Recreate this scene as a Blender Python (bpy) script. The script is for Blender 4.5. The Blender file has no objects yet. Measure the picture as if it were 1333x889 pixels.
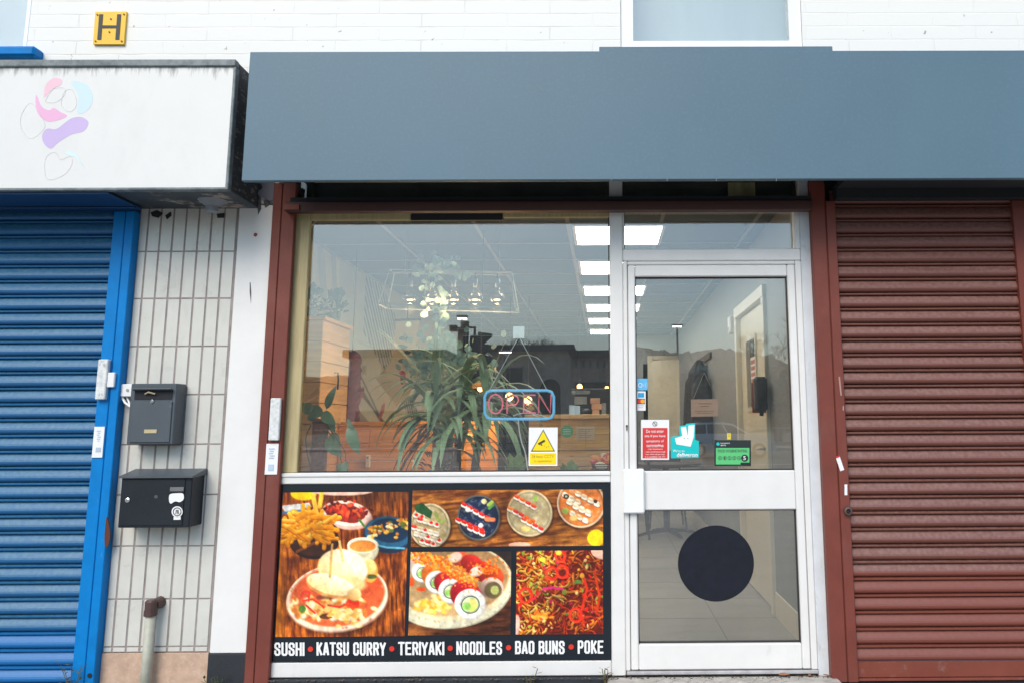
import bpy, bmesh, math, random
import numpy as np
from mathutils import Vector, Matrix
R = math.radians
sc = bpy.context.scene
col = sc.collection

# ------------------------------------------------------------------ camera
FPX, CX, CY = 1100.0, 793.7, 372.6
PITCH, YAW, ROLL = .1621, .0072, -.0053
CAM = Vector((0, -4.2, 1.2))
cp, sp, cy_, sy, cr, sr = math.cos(PITCH), math.sin(PITCH), math.cos(YAW), math.sin(YAW), math.cos(ROLL), math.sin(ROLL)
FW = Vector((sy*cp, cy_*cp, sp)); _r = Vector((cy_, -sy, 0)); _u = _r.cross(FW)
RT = _r*cr + _u*sr; UP = _u*cr - _r*sr
cam_d = bpy.data.cameras.new('camera'); cam = bpy.data.objects.new('camera', cam_d); col.objects.link(cam)
cam.matrix_world = Matrix(((RT.x, UP.x, -FW.x, CAM.x), (RT.y, UP.y, -FW.y, CAM.y), (RT.z, UP.z, -FW.z, CAM.z), (0, 0, 0, 1)))
cam_d.sensor_width = 36; cam_d.sensor_fit = 'HORIZONTAL'; cam_d.lens = FPX*36/1333
cam_d.shift_x = -(CX-666.5)/1333; cam_d.shift_y = -(444.5-CY)/1333
cam_d.clip_start = .05; cam_d.clip_end = 3000
sc.camera = cam

# ------------------------------------------------------------------ world, sun, exposure
SUN_EL, SUN_AZ = 42, 200        # degrees; the sun veiled by cloud, behind and above the camera
w = bpy.data.worlds.new('World'); sc.world = w; w.use_nodes = True
wn = w.node_tree.nodes; wl = w.node_tree.links
bg = wn['Background']; sky = wn.new('ShaderNodeTexSky'); sky.sky_type = 'NISHITA'
sky.sun_disc = False; sky.sun_elevation = R(SUN_EL); sky.sun_rotation = R(SUN_AZ); sky.air_density = 1.0; sky.dust_density = 1.2; sky.ozone_density = 1.2
hs = wn.new('ShaderNodeHueSaturation'); hs.inputs['Saturation'].default_value = .90
wl.new(sky.outputs[0], hs.inputs['Color']); tint = wn.new('ShaderNodeMix'); tint.data_type = 'RGBA'; tint.blend_type = 'MULTIPLY'; tint.inputs[0].default_value = 1; tint.inputs[7].default_value = (.88, .985, 1.0, 1); wl.new(hs.outputs[0], tint.inputs[6]); tcw = wn.new('ShaderNodeTexCoord'); sxw = wn.new('ShaderNodeSeparateXYZ'); wl.new(tcw.outputs['Generated'], sxw.inputs[0])
mrw = wn.new('ShaderNodeMapRange'); mrw.inputs[1].default_value = 0; mrw.inputs[2].default_value = .42; mrw.inputs[3].default_value = .42; mrw.inputs[4].default_value = 1.2; wl.new(sxw.outputs[2], mrw.inputs[0])
ovc = wn.new('ShaderNodeMix'); ovc.data_type = 'RGBA'; ovc.blend_type = 'MULTIPLY'; ovc.inputs[0].default_value = 1; wl.new(tint.outputs[2], ovc.inputs[6]); wl.new(mrw.outputs[0], ovc.inputs[7])
# (an overcast sky is dimmer towards the horizon)
wl.new(ovc.outputs[2], bg.inputs[0]); bg.inputs[1].default_value = .15
sd = bpy.data.lights.new('sun', 'SUN'); sd.energy = 1.75; sd.angle = R(35); sd.color = (1, .88, .76)
so = bpy.data.objects.new('sun', sd); col.objects.link(so)
az = R(SUN_AZ); sdir = Vector((math.sin(az)*math.cos(R(SUN_EL)), math.cos(az)*math.cos(R(SUN_EL)), math.sin(R(SUN_EL))))
so.rotation_euler = sdir.to_track_quat('Z', 'Y').to_euler(); so.location = (0, -20, 30)
vs = sc.view_settings; vs.view_transform = 'Standard'; vs.look = 'None'; vs.exposure = .50; vs.gamma = 1; vs.use_curve_mapping = False
sc.cycles.transparent_max_bounces = 16; sc.cycles.max_bounces = 8; sc.cycles.diffuse_bounces = 3; sc.cycles.glossy_bounces = 4
sc.cycles.sample_clamp_indirect = 4; sc.cycles.caustics_reflective = False; sc.cycles.caustics_refractive = False

# ------------------------------------------------------------------ helpers
def P(px, py, Y=0.0):
    d = FW + RT*((px-CX)/FPX) - UP*((py-CY)/FPX)
    return CAM + d*((Y-CAM.y)/d.y)
def PX(px, py, Y=0.0): return P(px, py, Y).x
def PZ(px, py, Y=0.0): return P(px, py, Y).z
def MP(px, py, d):                       # where something seen mirrored in the shop glass really stands, d metres in front of it
    p = P(px, py, d); return Vector((p.x, -d, p.z))
def proj(X, Y, Z):                        # numpy: world -> photo pixel, used to lay out the printed pictures
    dx, dy, dz = X-CAM.x, Y-CAM.y, Z-CAM.z
    f = dx*FW.x+dy*FW.y+dz*FW.z
    return CX+FPX*(dx*RT.x+dy*RT.y+dz*RT.z)/f, CY-FPX*(dx*UP.x+dy*UP.y+dz*UP.z)/f

def lin(r, g, b):
    f = lambda c: (c/255/12.92) if c/255 <= .04045 else ((c/255+.055)/1.055)**2.4
    return (f(r), f(g), f(b))

MATS = {}
def mat(name, c, rough=.5, metal=0., var=.12, scale=4., bump=0., bscale=60., dirt=None, emit=None, stretch=(1, 1, 1), spec=.5, coat=0., trans=0., sheen=0.):
    if name in MATS: return MATS[name]
    m = bpy.data.materials.new(name); m.use_nodes = True; n = m.node_tree.nodes; l = m.node_tree.links
    b = n['Principled BSDF']; b.inputs['Roughness'].default_value = rough; b.inputs['Metallic'].default_value = metal
    b.inputs['Specular IOR Level'].default_value = spec; b.inputs['Coat Weight'].default_value = coat
    b.inputs['Transmission Weight'].default_value = trans
    tc = n.new('ShaderNodeTexCoord'); mp = n.new('ShaderNodeMapping'); mp.inputs['Scale'].default_value = stretch
    l.new(tc.outputs['Object'], mp.inputs[0])
    nz = n.new('ShaderNodeTexNoise'); nz.inputs['Scale'].default_value = scale; nz.inputs['Detail'].default_value = 6; nz.inputs['Roughness'].default_value = .6
    l.new(mp.outputs[0], nz.inputs['Vector'])
    mr = n.new('ShaderNodeMapRange'); mr.inputs[1].default_value = .3; mr.inputs[2].default_value = .7
    l.new(nz.outputs[0], mr.inputs[0])
    mx = n.new('ShaderNodeMix'); mx.data_type = 'RGBA'
    mx.inputs[6].default_value = (*[max(0, v*(1-var)) for v in c], 1); mx.inputs[7].default_value = (*[min(1, v*(1+var)) for v in c], 1)
    l.new(mr.outputs[0], mx.inputs[0]); out = mx.outputs[2]
    rv = n.new('ShaderNodeMapRange'); rv.inputs[3].default_value = max(0, rough-.08); rv.inputs[4].default_value = min(1, rough+.1)
    l.new(nz.outputs[0], rv.inputs[0]); l.new(rv.outputs[0], b.inputs['Roughness'])
    if dirt:
        for (dc, ds, lo, hi, amt, st) in (dirt if isinstance(dirt, list) else [dirt]):
            m2 = n.new('ShaderNodeMapping'); m2.inputs['Scale'].default_value = st; l.new(tc.outputs['Object'], m2.inputs[0])
            m2.inputs['Location'].default_value = (ds*.37, 1.3, ds*.11)
            n2 = n.new('ShaderNodeTexNoise'); n2.inputs['Scale'].default_value = ds; n2.inputs['Detail'].default_value = 8; n2.inputs['Roughness'].default_value = .7
            l.new(m2.outputs[0], n2.inputs['Vector'])
            r2 = n.new('ShaderNodeMapRange'); r2.inputs[1].default_value = lo; r2.inputs[2].default_value = hi; r2.inputs[4].default_value = amt
            l.new(n2.outputs[0], r2.inputs[0])
            x2 = n.new('ShaderNodeMix'); x2.data_type = 'RGBA'; x2.inputs[7].default_value = (*dc, 1)
            l.new(r2.outputs[0], x2.inputs[0]); l.new(out, x2.inputs[6]); out = x2.outputs[2]
    l.new(out, b.inputs['Base Color'])
    if bump:
        nb = n.new('ShaderNodeTexNoise'); nb.inputs['Scale'].default_value = bscale; nb.inputs['Detail'].default_value = 4
        l.new(mp.outputs[0], nb.inputs['Vector'])
        bp = n.new('ShaderNodeBump'); bp.inputs['Strength'].default_value = bump; bp.inputs['Distance'].default_value = .004
        l.new(nb.outputs[0], bp.inputs['Height']); l.new(bp.outputs[0], b.inputs['Normal'])
    if emit: b.inputs['Emission Color'].default_value = (*emit[0], 1); b.inputs['Emission Strength'].default_value = emit[1]
    MATS[name] = m; return m

def glass_mat(name, tint=(.93, .96, .95), refl=.075, rough=0.0, dust=0.):
    m = bpy.data.materials.new(name); m.use_nodes = True; n = m.node_tree.nodes; l = m.node_tree.links
    n.remove(n['Principled BSDF']); o = n['Material Output']
    t = n.new('ShaderNodeBsdfTransparent'); t.inputs[0].default_value = (*tint, 1)
    g = n.new('ShaderNodeBsdfGlossy'); g.inputs['Roughness'].default_value = rough
    f = n.new('ShaderNodeLayerWeight'); f.inputs[0].default_value = .12
    tc = n.new('ShaderNodeTexCoord'); nz = n.new('ShaderNodeTexNoise'); nz.inputs['Scale'].default_value = 1.3; l.new(tc.outputs['Object'], nz.inputs['Vector'])
    bp = n.new('ShaderNodeBump'); bp.inputs['Strength'].default_value = .05; bp.inputs['Distance'].default_value = .01; l.new(nz.outputs[0], bp.inputs['Height']); l.new(bp.outputs[0], g.inputs['Normal'])
    a = n.new('ShaderNodeMath'); a.operation = 'ADD'; a.inputs[1].default_value = refl; a.use_clamp = True
    l.new(f.outputs['Fresnel'], a.inputs[0]); f.inputs[0].default_value = .05
    mx = n.new('ShaderNodeMixShader'); l.new(a.outputs[0], mx.inputs[0]); l.new(t.outputs[0], mx.inputs[1]); l.new(g.outputs[0], mx.inputs[2])
    if dust:                                   # pale veil mixed into the pane to lift the darks behind, with smears
        dd = n.new('ShaderNodeBsdfDiffuse'); dd.inputs[0].default_value = (.72, .76, .78, 1)
        mpd = n.new('ShaderNodeMapping'); mpd.inputs['Scale'].default_value = (3, 1, 1.2); mpd.inputs['Rotation'].default_value = (0, R(28), 0); l.new(tc.outputs['Object'], mpd.inputs[0])
        n2 = n.new('ShaderNodeTexNoise'); n2.inputs['Scale'].default_value = 2.2; n2.inputs['Detail'].default_value = 9; n2.inputs['Roughness'].default_value = .65; l.new(mpd.outputs[0], n2.inputs['Vector'])
        r2 = n.new('ShaderNodeMapRange'); r2.inputs[1].default_value = .35; r2.inputs[2].default_value = .75; r2.inputs[3].default_value = dust*.6; r2.inputs[4].default_value = dust*1.7; l.new(n2.outputs[0], r2.inputs[0])
        m2 = n.new('ShaderNodeMixShader'); l.new(r2.outputs[0], m2.inputs[0]); l.new(mx.outputs[0], m2.inputs[1]); l.new(dd.outputs[0], m2.inputs[2]); mx = m2
    l.new(mx.outputs[0], o.inputs[0]); MATS[name] = m; return m

WPOS = {}
def wp(o): return WPOS.get(o.name, Vector((0, 0, 0)))
def thing(name, label, cat, loc=(0, 0, 0), group=None, kind=None):
    o = bpy.data.objects.new(name, None); col.objects.link(o); o.location = loc; o.empty_display_size = .1
    WPOS[o.name] = Vector(loc); o['label'] = label; o['category'] = cat
    if group: o['group'] = group
    if kind: o['kind'] = kind
    return o
def obj(name, bm, m, parent=None, smooth=False, origin=None, label=None):
    me = bpy.data.meshes.new(name)
    org = Vector(origin) if origin is not None else (wp(parent) if parent else Vector((0, 0, 0)))
    if isinstance(bm, bmesh.types.BMesh):
        bmesh.ops.recalc_face_normals(bm, faces=bm.faces) if not getattr(bm, '_x', 0) else None
        bm.transform(Matrix.Translation(-org))
        bm.to_mesh(me); bm.free()
    else:
        me = bm; me.transform(Matrix.Translation(-org))
    for mm in (m if isinstance(m, (list, tuple)) else [m]): me.materials.append(mm)
    if smooth:
        for p in me.polygons: p.use_smooth = True
    o = bpy.data.objects.new(name, me); col.objects.link(o)
    if parent: o.parent = parent; o.location = org-wp(parent)
    else: o.location = org
    WPOS[o.name] = org
    if label: o['label'] = label
    return o
def tag(o, label, cat, group=None, kind=None):
    o['label'] = label; o['category'] = cat
    if group: o['group'] = group
    if kind: o['kind'] = kind
    return o
def struct(name, bm, m, label=None, **k):
    o = obj(name, bm, m, **k); o['kind'] = 'structure'
    if label: o['label'] = label
    return o
def copy_tree(o, parent=None, dloc=Vector((0, 0, 0))):
    c = o.copy(); col.objects.link(c); WPOS[c.name] = wp(o)+dloc
    if parent: c.parent = parent
    else: c.location = o.location+dloc
    for ch in list(o.children): copy_tree(ch, c, dloc)
    return c
def B(): return bmesh.new()
def box(bm, x0, x1, y0, y1, z0, z1, bev=0., mi=0, seg=1):
    x0, x1 = sorted((x0, x1)); y0, y1 = sorted((y0, y1)); z0, z1 = sorted((z0, z1))
    r = bmesh.ops.create_cube(bm, size=1)
    vs_ = r['verts']
    for v in vs_: v.co = Vector(((x0+x1)/2+v.co.x*(x1-x0), (y0+y1)/2+v.co.y*(y1-y0), (z0+z1)/2+v.co.z*(z1-z0)))
    fs = set(f for v in vs_ for f in v.link_faces)
    for f in fs: f.material_index = mi
    if bev:
        es = list(set(e for v in vs_ for e in v.link_edges))
        bmesh.ops.bevel(bm, geom=es, offset=min(bev, (x1-x0)*.45, (y1-y0)*.45, (z1-z0)*.45), segments=seg, affect='EDGES', profile=.5)
    return bm
def pbox(bm, a, b, c, d, Y0, Y1, bev=0., mi=0):      # box whose front face covers photo rect (a,b)-(c,d) at depth Y0
    p = P(a, b, Y0); q = P(c, d, Y0); r_ = P(a, d, Y0); s = P(c, b, Y0)
    return box(bm, (p.x+r_.x)/2, (q.x+s.x)/2, Y0, Y1, (q.z+r_.z)/2, (p.z+s.z)/2, bev, mi)
def tube(bm, pts, r, n=8, closed=False, cap=True):
    pts = [Vector(p) for p in pts]; N = len(pts); rings = []
    rr = r if isinstance(r, (list, tuple)) else [r]*N
    prev = None
    for i, p in enumerate(pts):
        if closed: t = (pts[(i+1) % N]-pts[i-1])
        else: t = (pts[min(i+1, N-1)]-pts[max(i-1, 0)])
        t.normalize()
        if prev is None:
            a = Vector((0, 0, 1)) if abs(t.z) < .9 else Vector((1, 0, 0))
            u = t.cross(a).normalized()
        else: u = (prev-t*prev.dot(t)).normalized()
        prev = u; v = t.cross(u)
        rings.append([bm.verts.new(p+(u*math.cos(2*math.pi*k/n)+v*math.sin(2*math.pi*k/n))*rr[i]) for k in range(n)])
    for i in range(N if closed else N-1):
        a, b = rings[i], rings[(i+1) % N]
        for k in range(n): bm.faces.new((a[k], a[(k+1) % n], b[(k+1) % n], b[k]))
    if cap and not closed:
        bm.faces.new(rings[0][::-1]); bm.faces.new(rings[-1])
    return bm
def lathe(bm, c, prof, n=24, axis='Z', tilt=None):
    c = Vector(c); rings = []
    for (r, h) in prof:
        ring = []
        for k in range(n):
            a = 2*math.pi*k/n
            q = Vector((r*math.cos(a), r*math.sin(a), h)) if axis == 'Z' else Vector((r*math.cos(a), -h, r*math.sin(a)))
            if axis == 'X': q = Vector((h, r*math.cos(a), r*math.sin(a)))
            if tilt: q = tilt @ q
            ring.append(bm.verts.new(c+q))
        rings.append(ring)
    for a, b in zip(rings, rings[1:]):
        for k in range(n): bm.faces.new((a[k], a[(k+1) % n], b[(k+1) % n], b[k]))
    bm.faces.new(rings[0][::-1]); bm.faces.new(rings[-1]); return bm
def smoothpts(pts, n=8, closed=True):
    out = []; N = len(pts)
    rng = range(N) if closed else range(N-1)
    for i in rng:
        g = (lambda j: Vector(pts[j % N])) if closed else (lambda j: Vector(pts[max(0, min(N-1, j))]))
        p0, p1, p2, p3 = g(i-1), g(i), g(i+1), g(i+2)
        for k in range(n):
            t = k/n
            out.append(.5*((2*p1)+(p2-p0)*t+(2*p0-5*p1+4*p2-p3)*t*t+(3*p1-p0-3*p2+p3)*t**3))
    if not closed: out.append(Vector(pts[-1]))
    return out
def flat(bm, pts, Y0, Y1, mi=0):       # outline given in photo pixels on the plane Y0, extruded to Y1
    w_ = [P(p[0], p[1], Y0) for p in pts]
    a = [bm.verts.new((q.x, Y0, q.z)) for q in w_]; b = [bm.verts.new((q.x, Y1, q.z)) for q in w_]
    n = len(a); f1 = bm.faces.new(a); f2 = bm.faces.new(b[::-1])
    fs = [f1, f2]+[bm.faces.new((a[i], b[i], b[(i+1) % n], a[(i+1) % n])) for i in range(n)]
    for f in fs: f.material_index = mi
    f1.normal_update(); f2.normal_update()
    bmesh.ops.triangulate(bm, faces=[f1, f2]); return bm
def disc(bm, px, py, rpx, Y0, Y1, n=40, mi=0): return flat(bm, [(px+rpx*math.cos(2*math.pi*k/n), py+rpx*math.sin(2*math.pi*k/n)) for k in range(n)], Y0, Y1, mi)
def ring_flat(bm, px, py, r0, r1, Y0, Y1, n=24):
    for k in range(n):
        a, b = 2*math.pi*k/n, 2*math.pi*(k+1)/n
        flat(bm, [(px+r0*math.cos(a), py+r0*math.sin(a)), (px+r1*math.cos(a), py+r1*math.sin(a)), (px+r1*math.cos(b), py+r1*math.sin(b)), (px+r0*math.cos(b), py+r0*math.sin(b))], Y0, Y1)
    bmesh.ops.remove_doubles(bm, verts=bm.verts, dist=1e-5)
def ico(bm, c, r, sub=2, sc_=(1, 1, 1), noise=0., rnd=random):
    q = bmesh.ops.create_icosphere(bm, subdivisions=sub, radius=1)
    for v in q['verts']:
        k = 1+rnd.uniform(-noise, noise)
        v.co = Vector(c)+Vector((v.co.x*sc_[0], v.co.y*sc_[1], v.co.z*sc_[2]))*r*k
    return bm
def textmesh(s, a, b, Y, width_px=None, height_px=10, bold=0., thick=.0015, rot=None, spacing=1.0, fitx=True):
    """a mesh of raised lettering, left-bottom corner at photo pixel (a,b) on plane Y"""
    cu = bpy.data.curves.new('lettering', 'FONT'); cu.body = s; cu.size = 1; cu.extrude = 0; cu.offset = bold; cu.space_character = spacing; cu.resolution_u = 3
    to = bpy.data.objects.new('lettering_tmp', cu); col.objects.link(to)
    bpy.context.view_layer.update()
    me = bpy.data.meshes.new_from_object(to.evaluated_get(bpy.context.evaluated_depsgraph_get()))
    bpy.data.objects.remove(to); bpy.data.curves.remove(cu)
    co = np.array([v.co[:] for v in me.vertices]); mn = co.min(0); mx_ = co.max(0)
    p0 = P(a, b, Y); p1 = P(a+(width_px or 10), b, Y); p2 = P(a, b-height_px, Y)
    sx = (p1.x-p0.x)/max(1e-6, mx_[0]-mn[0]); sz = (p2.z-p0.z)/(mx_[1]-mn[1])
    if width_px is None: sx = sz
    for v in me.vertices:
        v.co = Vector((p0.x+(v.co.x-mn[0])*sx, Y, p0.z+(v.co.y-mn[1])*sz))
    bm = bmesh.new(); bm.from_mesh(me); bpy.data.meshes.remove(me)
    g = bmesh.ops.extrude_face_region(bm, geom=list(bm.faces))
    for e in g['geom']:
        if isinstance(e, bmesh.types.BMVert): e.co.y += thick
    if rot:
        c = (P(a, b, Y)+P(a+(width_px or 10), b-height_px, Y))/2
        bmesh.ops.rotate(bm, verts=bm.verts, cent=c, matrix=Matrix.Rotation(rot, 3, 'Y'))
    return bm

# ------------------------------------------------------------------ materials
white_paint = mat('white_painted_metal', (.74, .73, .71), .42, var=.04, scale=6, dirt=((.42, .40, .36), 9, .60, .80, .35, (1, 1, .35)))
white_frame2 = mat('weathered_white_post', (.62, .65, .68), .55, var=.08, scale=9, bump=.15, dirt=((.30, .28, .25), 14, .58, .78, .6, (1, 1, .5)))
white_pvc = mat('white_pvc', (.82, .83, .84), .35, var=.03)
maroon = mat('maroon_metal', (.175, .045, .032), .5, spec=.3, var=.10, scale=7, bump=.12, bscale=120, dirt=((.24, .11, .09), 3.2, .52, .78, .4, (1, 1, .6)))
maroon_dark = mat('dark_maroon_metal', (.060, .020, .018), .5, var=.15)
grey_fascia = mat('grey_blue_fascia_vinyl', (.085, .155, .205), .50, var=.07, scale=1.4, bump=.9, bscale=1.3, stretch=(1, 1, .6), dirt=((.15, .25, .32), 60, .50, .75, .25, (1, 1, 1)))
blue_rail = mat('blue_gloss_paint', (.000, .185, .52), .5, spec=.2, var=.10, scale=12, bump=.2, bscale=45, dirt=((.13, .35, .6), 16, .62, .76, .5, (1.5, 1, .5)))
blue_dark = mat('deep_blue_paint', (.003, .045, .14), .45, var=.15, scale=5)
black_metal = mat('black_metal', (.011, .015, .021), .45, spec=.3, var=.2, bump=.3, bscale=300)
anthracite = mat('anthracite_metal', (.062, .078, .092), .45, var=.12, bump=.35, bscale=350, dirt=((.22, .23, .22), 10, .62, .8, .5, (1, 1, 1)))
dark_gap = mat('dark_void', (.012, .014, .018), .8)
steel = mat('galvanised_steel', (.5, .51, .52), .35, metal=.9, var=.2, scale=30)
chrome = mat('chrome', (.7, .7, .7), .15, metal=1.)
brass = mat('brass_plate', (.62, .50, .30), .35, metal=.5)
white_plastic = mat('white_plastic', (.78, .78, .77), .4, var=.03)
cream_wood = mat('cream_painted_wood', (.46, .38, .20), .55, var=.15, scale=10, stretch=(6, 6, .6), bump=.15)
render_white = mat('white_render', (.76, .75, .73), .75, var=.04, scale=5, bump=.25, bscale=35, dirt=((.38, .36, .34), 26, .66, .78, .6, (1, 1, .25)))
black_plinth = mat('black_bitumen_paint', (.016, .020, .026), .7, var=.3, bump=.5, bscale=40, dirt=((.2, .22, .25), 40, .66, .72, .6, (1, 1, 1)))
concrete = mat('worn_concrete', (.44, .41, .37), .85, var=.25, scale=12, bump=.6, bscale=80, dirt=((.12, .11, .10), 20, .55, .75, .6, (1, 1, 1)))
pane = glass_mat('window_glass', refl=.17, dust=.022)
pane_dark = glass_mat('transom_glass', refl=.05)
clear = glass_mat('thin_clear_glass', tint=(.97, .98, .98), refl=.06)
paper_white = mat('white_paper', (.80, .80, .80), .5, var=.02)

def black(name, c, **k): return mat(name, c, **k)

# ------------------------------------------------------------------ THE SETTING
PAV = -.08
pav_m = mat('concrete_paving', (.30, .29, .27), .85, var=.2, scale=3, bump=.5, bscale=60)
struct('ground', box(B(), -700, 700, -900, 300, -.6, PAV-.14), mat('open_ground', (.07, .075, .05), .95, var=.3, scale=.05))
bm = B()
box(bm, -60, 60, -9.6, .3, PAV-.14, PAV-.001)
struct('pavement', bm, pav_m, 'grey concrete slab pavement in front of the shops')
bm = B(); random.seed(1)
box(bm, -60, 60, -9.76, -9.61, PAV-.14, PAV+.005, .01)
struct('kerb', bm, concrete)
struct('road', box(B(), -120, 120, -43, -9.8, PAV-.138, PAV-.12), mat('asphalt', (.055, .056, .058), .75, var=.25, scale=2, bump=.4, bscale=120))
bm = B()
for i in range(14): box(bm, -60+i*9, -56+i*9, -26.1, -25.95, PAV-.119, PAV-.115)
struct('road_marking', bm, mat('road_paint', (.7, .7, .68), .7))
struct('far_pavement', box(B(), -120, 120, -48, -43.1, PAV-.138, PAV), pav_m)
# far hill behind the camera, mirrored in the door glass
bm = B(); random.seed(5)
n1, n2 = 420, 14
g = [[None]*n2 for _ in range(n1)]
for i in range(n1):
    x = -240+i*480/(n1-1)
    top = 17+4.5*math.sin(x*.021+1)+2.2*math.sin(x*.075)+1.2*math.sin(x*.21)
    for j in range(n2):
        t = j/(n2-1)
        g[i][j] = bm.verts.new((x+random.uniform(-1, 1), -150-t*130+random.uniform(-2, 2), PAV-.3+top*math.sin(t*math.pi/2)**.6+(random.uniform(-1.0, 1.0)+1.1*abs(math.sin(i*.9+j))*random.random() if j else 0)))
for i in range(n1-1):
    for j in range(n2-1): bm.faces.new((g[i][j], g[i+1][j], g[i+1][j+1], g[i][j+1]))
struct('hill', bm, mat('wooded_hillside', (.018, .024, .015), .95, var=.5, scale=.12, bump=1, bscale=.5), 'dark wooded hillside far beyond the road', smooth=False)

# ------------------------------------------------------------------ UPPER WALL
def brick_mat():
    m = bpy.data.materials.new('white_painted_brick'); m.use_nodes = True; n = m.node_tree.nodes; l = m.node_tree.links
    b = n['Principled BSDF']; b.inputs['Roughness'].default_value = .6
    tc = n.new('ShaderNodeTexCoord'); mp = n.new('ShaderNodeMapping'); mp.inputs['Rotation'].default_value = (R(-90), 0, 0); mp.inputs['Location'].default_value = (.05, .012, 0)
    l.new(tc.outputs['Object'], mp.inputs[0])
    nd = n.new('ShaderNodeTexNoise'); nd.inputs['Scale'].default_value = 9; l.new(tc.outputs['Object'], nd.inputs['Vector'])
    vm = n.new('ShaderNodeMix'); vm.data_type = 'VECTOR'; vm.inputs[0].default_value = .006; l.new(mp.outputs[0], vm.inputs[4]); l.new(nd.outputs[1], vm.inputs[5])
    br = n.new('ShaderNodeTexBrick'); br.inputs['Scale'].default_value = 1; br.inputs['Mortar Size'].default_value = .004; br.inputs['Mortar Smooth'].default_value = .6
    br.inputs['Brick Width'].default_value = .45; br.inputs['Row Height'].default_value = .0745
    br.inputs['Color1'].default_value = (1, 1, 1, 1); br.inputs['Color2'].default_value = (.9, .9, .9, 1); br.inputs['Mortar'].default_value = (0, 0, 0, 1)
    l.new(vm.outputs[1], br.inputs['Vector'])
    nz = n.new('ShaderNodeTexNoise'); nz.inputs['Scale'].default_value = 22; nz.inputs['Detail'].default_value = 8; l.new(tc.outputs['Object'], nz.inputs['Vector'])
    # crack lines where the paint bridges the joints only in places
    n3 = n.new('ShaderNodeTexNoise'); n3.inputs['Scale'].default_value = 4.5; n3.inputs['Detail'].default_value = 6; l.new(tc.outputs['Object'], n3.inputs['Vector'])
    r3 = n.new('ShaderNodeMapRange'); r3.inputs[1].default_value = .46; r3.inputs[2].default_value = .62; r3.inputs[4].default_value = .42; l.new(n3.outputs[0], r3.inputs[0])
    mf = n.new('ShaderNodeMath'); mf.operation = 'MULTIPLY'; l.new(br.outputs['Fac'], mf.inputs[0]); l.new(r3.outputs[0], mf.inputs[1])
    c1 = n.new('ShaderNodeMix'); c1.data_type = 'RGBA'; c1.inputs[6].default_value = (.80, .79, .75, 1); c1.inputs[7].default_value = (.50, .48, .46, 1); l.new(mf.outputs[0], c1.inputs[0])
    r4 = n.new('ShaderNodeMapRange'); r4.inputs[1].default_value = .69; r4.inputs[2].default_value = .73; r4.inputs[4].default_value = .7; l.new(nz.outputs[0], r4.inputs[0])
    c2 = n.new('ShaderNodeMix'); c2.data_type = 'RGBA'; c2.inputs[7].default_value = (.12, .10, .09, 1); l.new(r4.outputs[0], c2.inputs[0]); l.new(c1.outputs[2], c2.inputs[6])
    l.new(c2.outputs[2], b.inputs['Base Color'])
    ad = n.new('ShaderNodeMath'); ad.operation = 'MULTIPLY_ADD'; ad.inputs[1].default_value = .5; l.new(nz.outputs[0], ad.inputs[0]); l.new(br.outputs['Color'], ad.inputs[2])
    bp = n.new('ShaderNodeBump'); bp.inputs['Strength'].default_value = .3; bp.inputs['Distance'].default_value = .004; l.new(ad.outputs[0], bp.inputs['Height']); l.new(bp.outputs[0], b.inputs['Normal'])
    MATS['brick'] = m; return m
brick_w = brick_mat()
t = thing('brick_wall', 'white painted brick wall of the storey above both shop signs', 'wall', (0, 0, 2.32))
WX0, WX1 = .095, 1.06; WZ0 = 3.165     # window opening above the door
UX1 = PX(37, 40)                        # right edge of the upper left window
USZ = PZ(20, 62)                        # top of the blue sill
bm = B()
for (a, b, c, d) in ((UX1, -1.66, 2.32, 5.2), (-1.66, WX0, 2.47, 5.2), (WX1, 9.0, 2.47, 5.2), (-9.0, UX1, 2.32, USZ-.05), (WX0, WX1, 2.47, WZ0), (WX0, WX1, 4.5, 5.2), (-9.0, UX1, 4.6, 5.2), (-9.0, -4.15, USZ-.05, 4.6)):
    box(bm, a, b, .002, .25, c, d)
obj('brickwork', bm, brick_w, t)

def ringframe(bm, x0, x1, y0, y1, z0, z1, l, r, b, t):
    O = [(x0, z0), (x1, z0), (x1, z1), (x0, z1)]; I = [(x0+l, z0+b), (x1-r, z0+b), (x1-r, z1-t), (x0+l, z1-t)]
    V = [[bm.verts.new((x, y, z)) for x, z in q] for y in (y0, y1) for q in (O, I)]
    for i in range(4):
        j = (i+1) % 4
        bm.faces.new((V[0][i], V[0][j], V[1][j], V[1][i])); bm.faces.new((V[2][i], V[3][i], V[3][j], V[2][j]))
        bm.faces.new((V[0][i], V[2][i], V[2][j], V[0][j])); bm.faces.new((V[1][i], V[1][j], V[3][j], V[3][i]))
def upper_window(name, label, x0, x1, z0, z1, yb):
    t = thing(name, label, 'window', ((x0+x1)/2, .03, z0))
    bm = B(); f = .065
    ringframe(bm, x0, x1, yb, yb+.06, z0, z1, f, f, f*.62, f)
    obj('window_frame', bm, white_pvc, t)
    obj('pane', box(B(), x0+f, x1-f, yb+.025, yb+.031, z0+f*.62, z1-f), pane, t)
    return t
t = upper_window('upper_window', 'white framed window above the blue grey fascia, over the shop door', WX0+.002, WX1-.002, WZ0, 4.49, .015)
obj('net_curtain', box(B(), WX0-.2, WX1+.25, .26, .27, WZ0+.02, 4.4), mat('sky_reflection_curtain', (.62, .68, .68), .8, var=.05, scale=3, stretch=(4, 1, .3)), t)  # curtain colour carries the pale sky reflection of the pane
t = upper_window('upper_window', 'window over a blue painted sill at the top left corner', -4.1, UX1-.006, USZ-.02, 4.6, .07)
obj('net_curtain', box(B(), -4.0, UX1-.09, .16, .17, USZ+.03, 4.5), mat('white_net', (.85, .86, .88), .8, var=.05), t)
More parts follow.
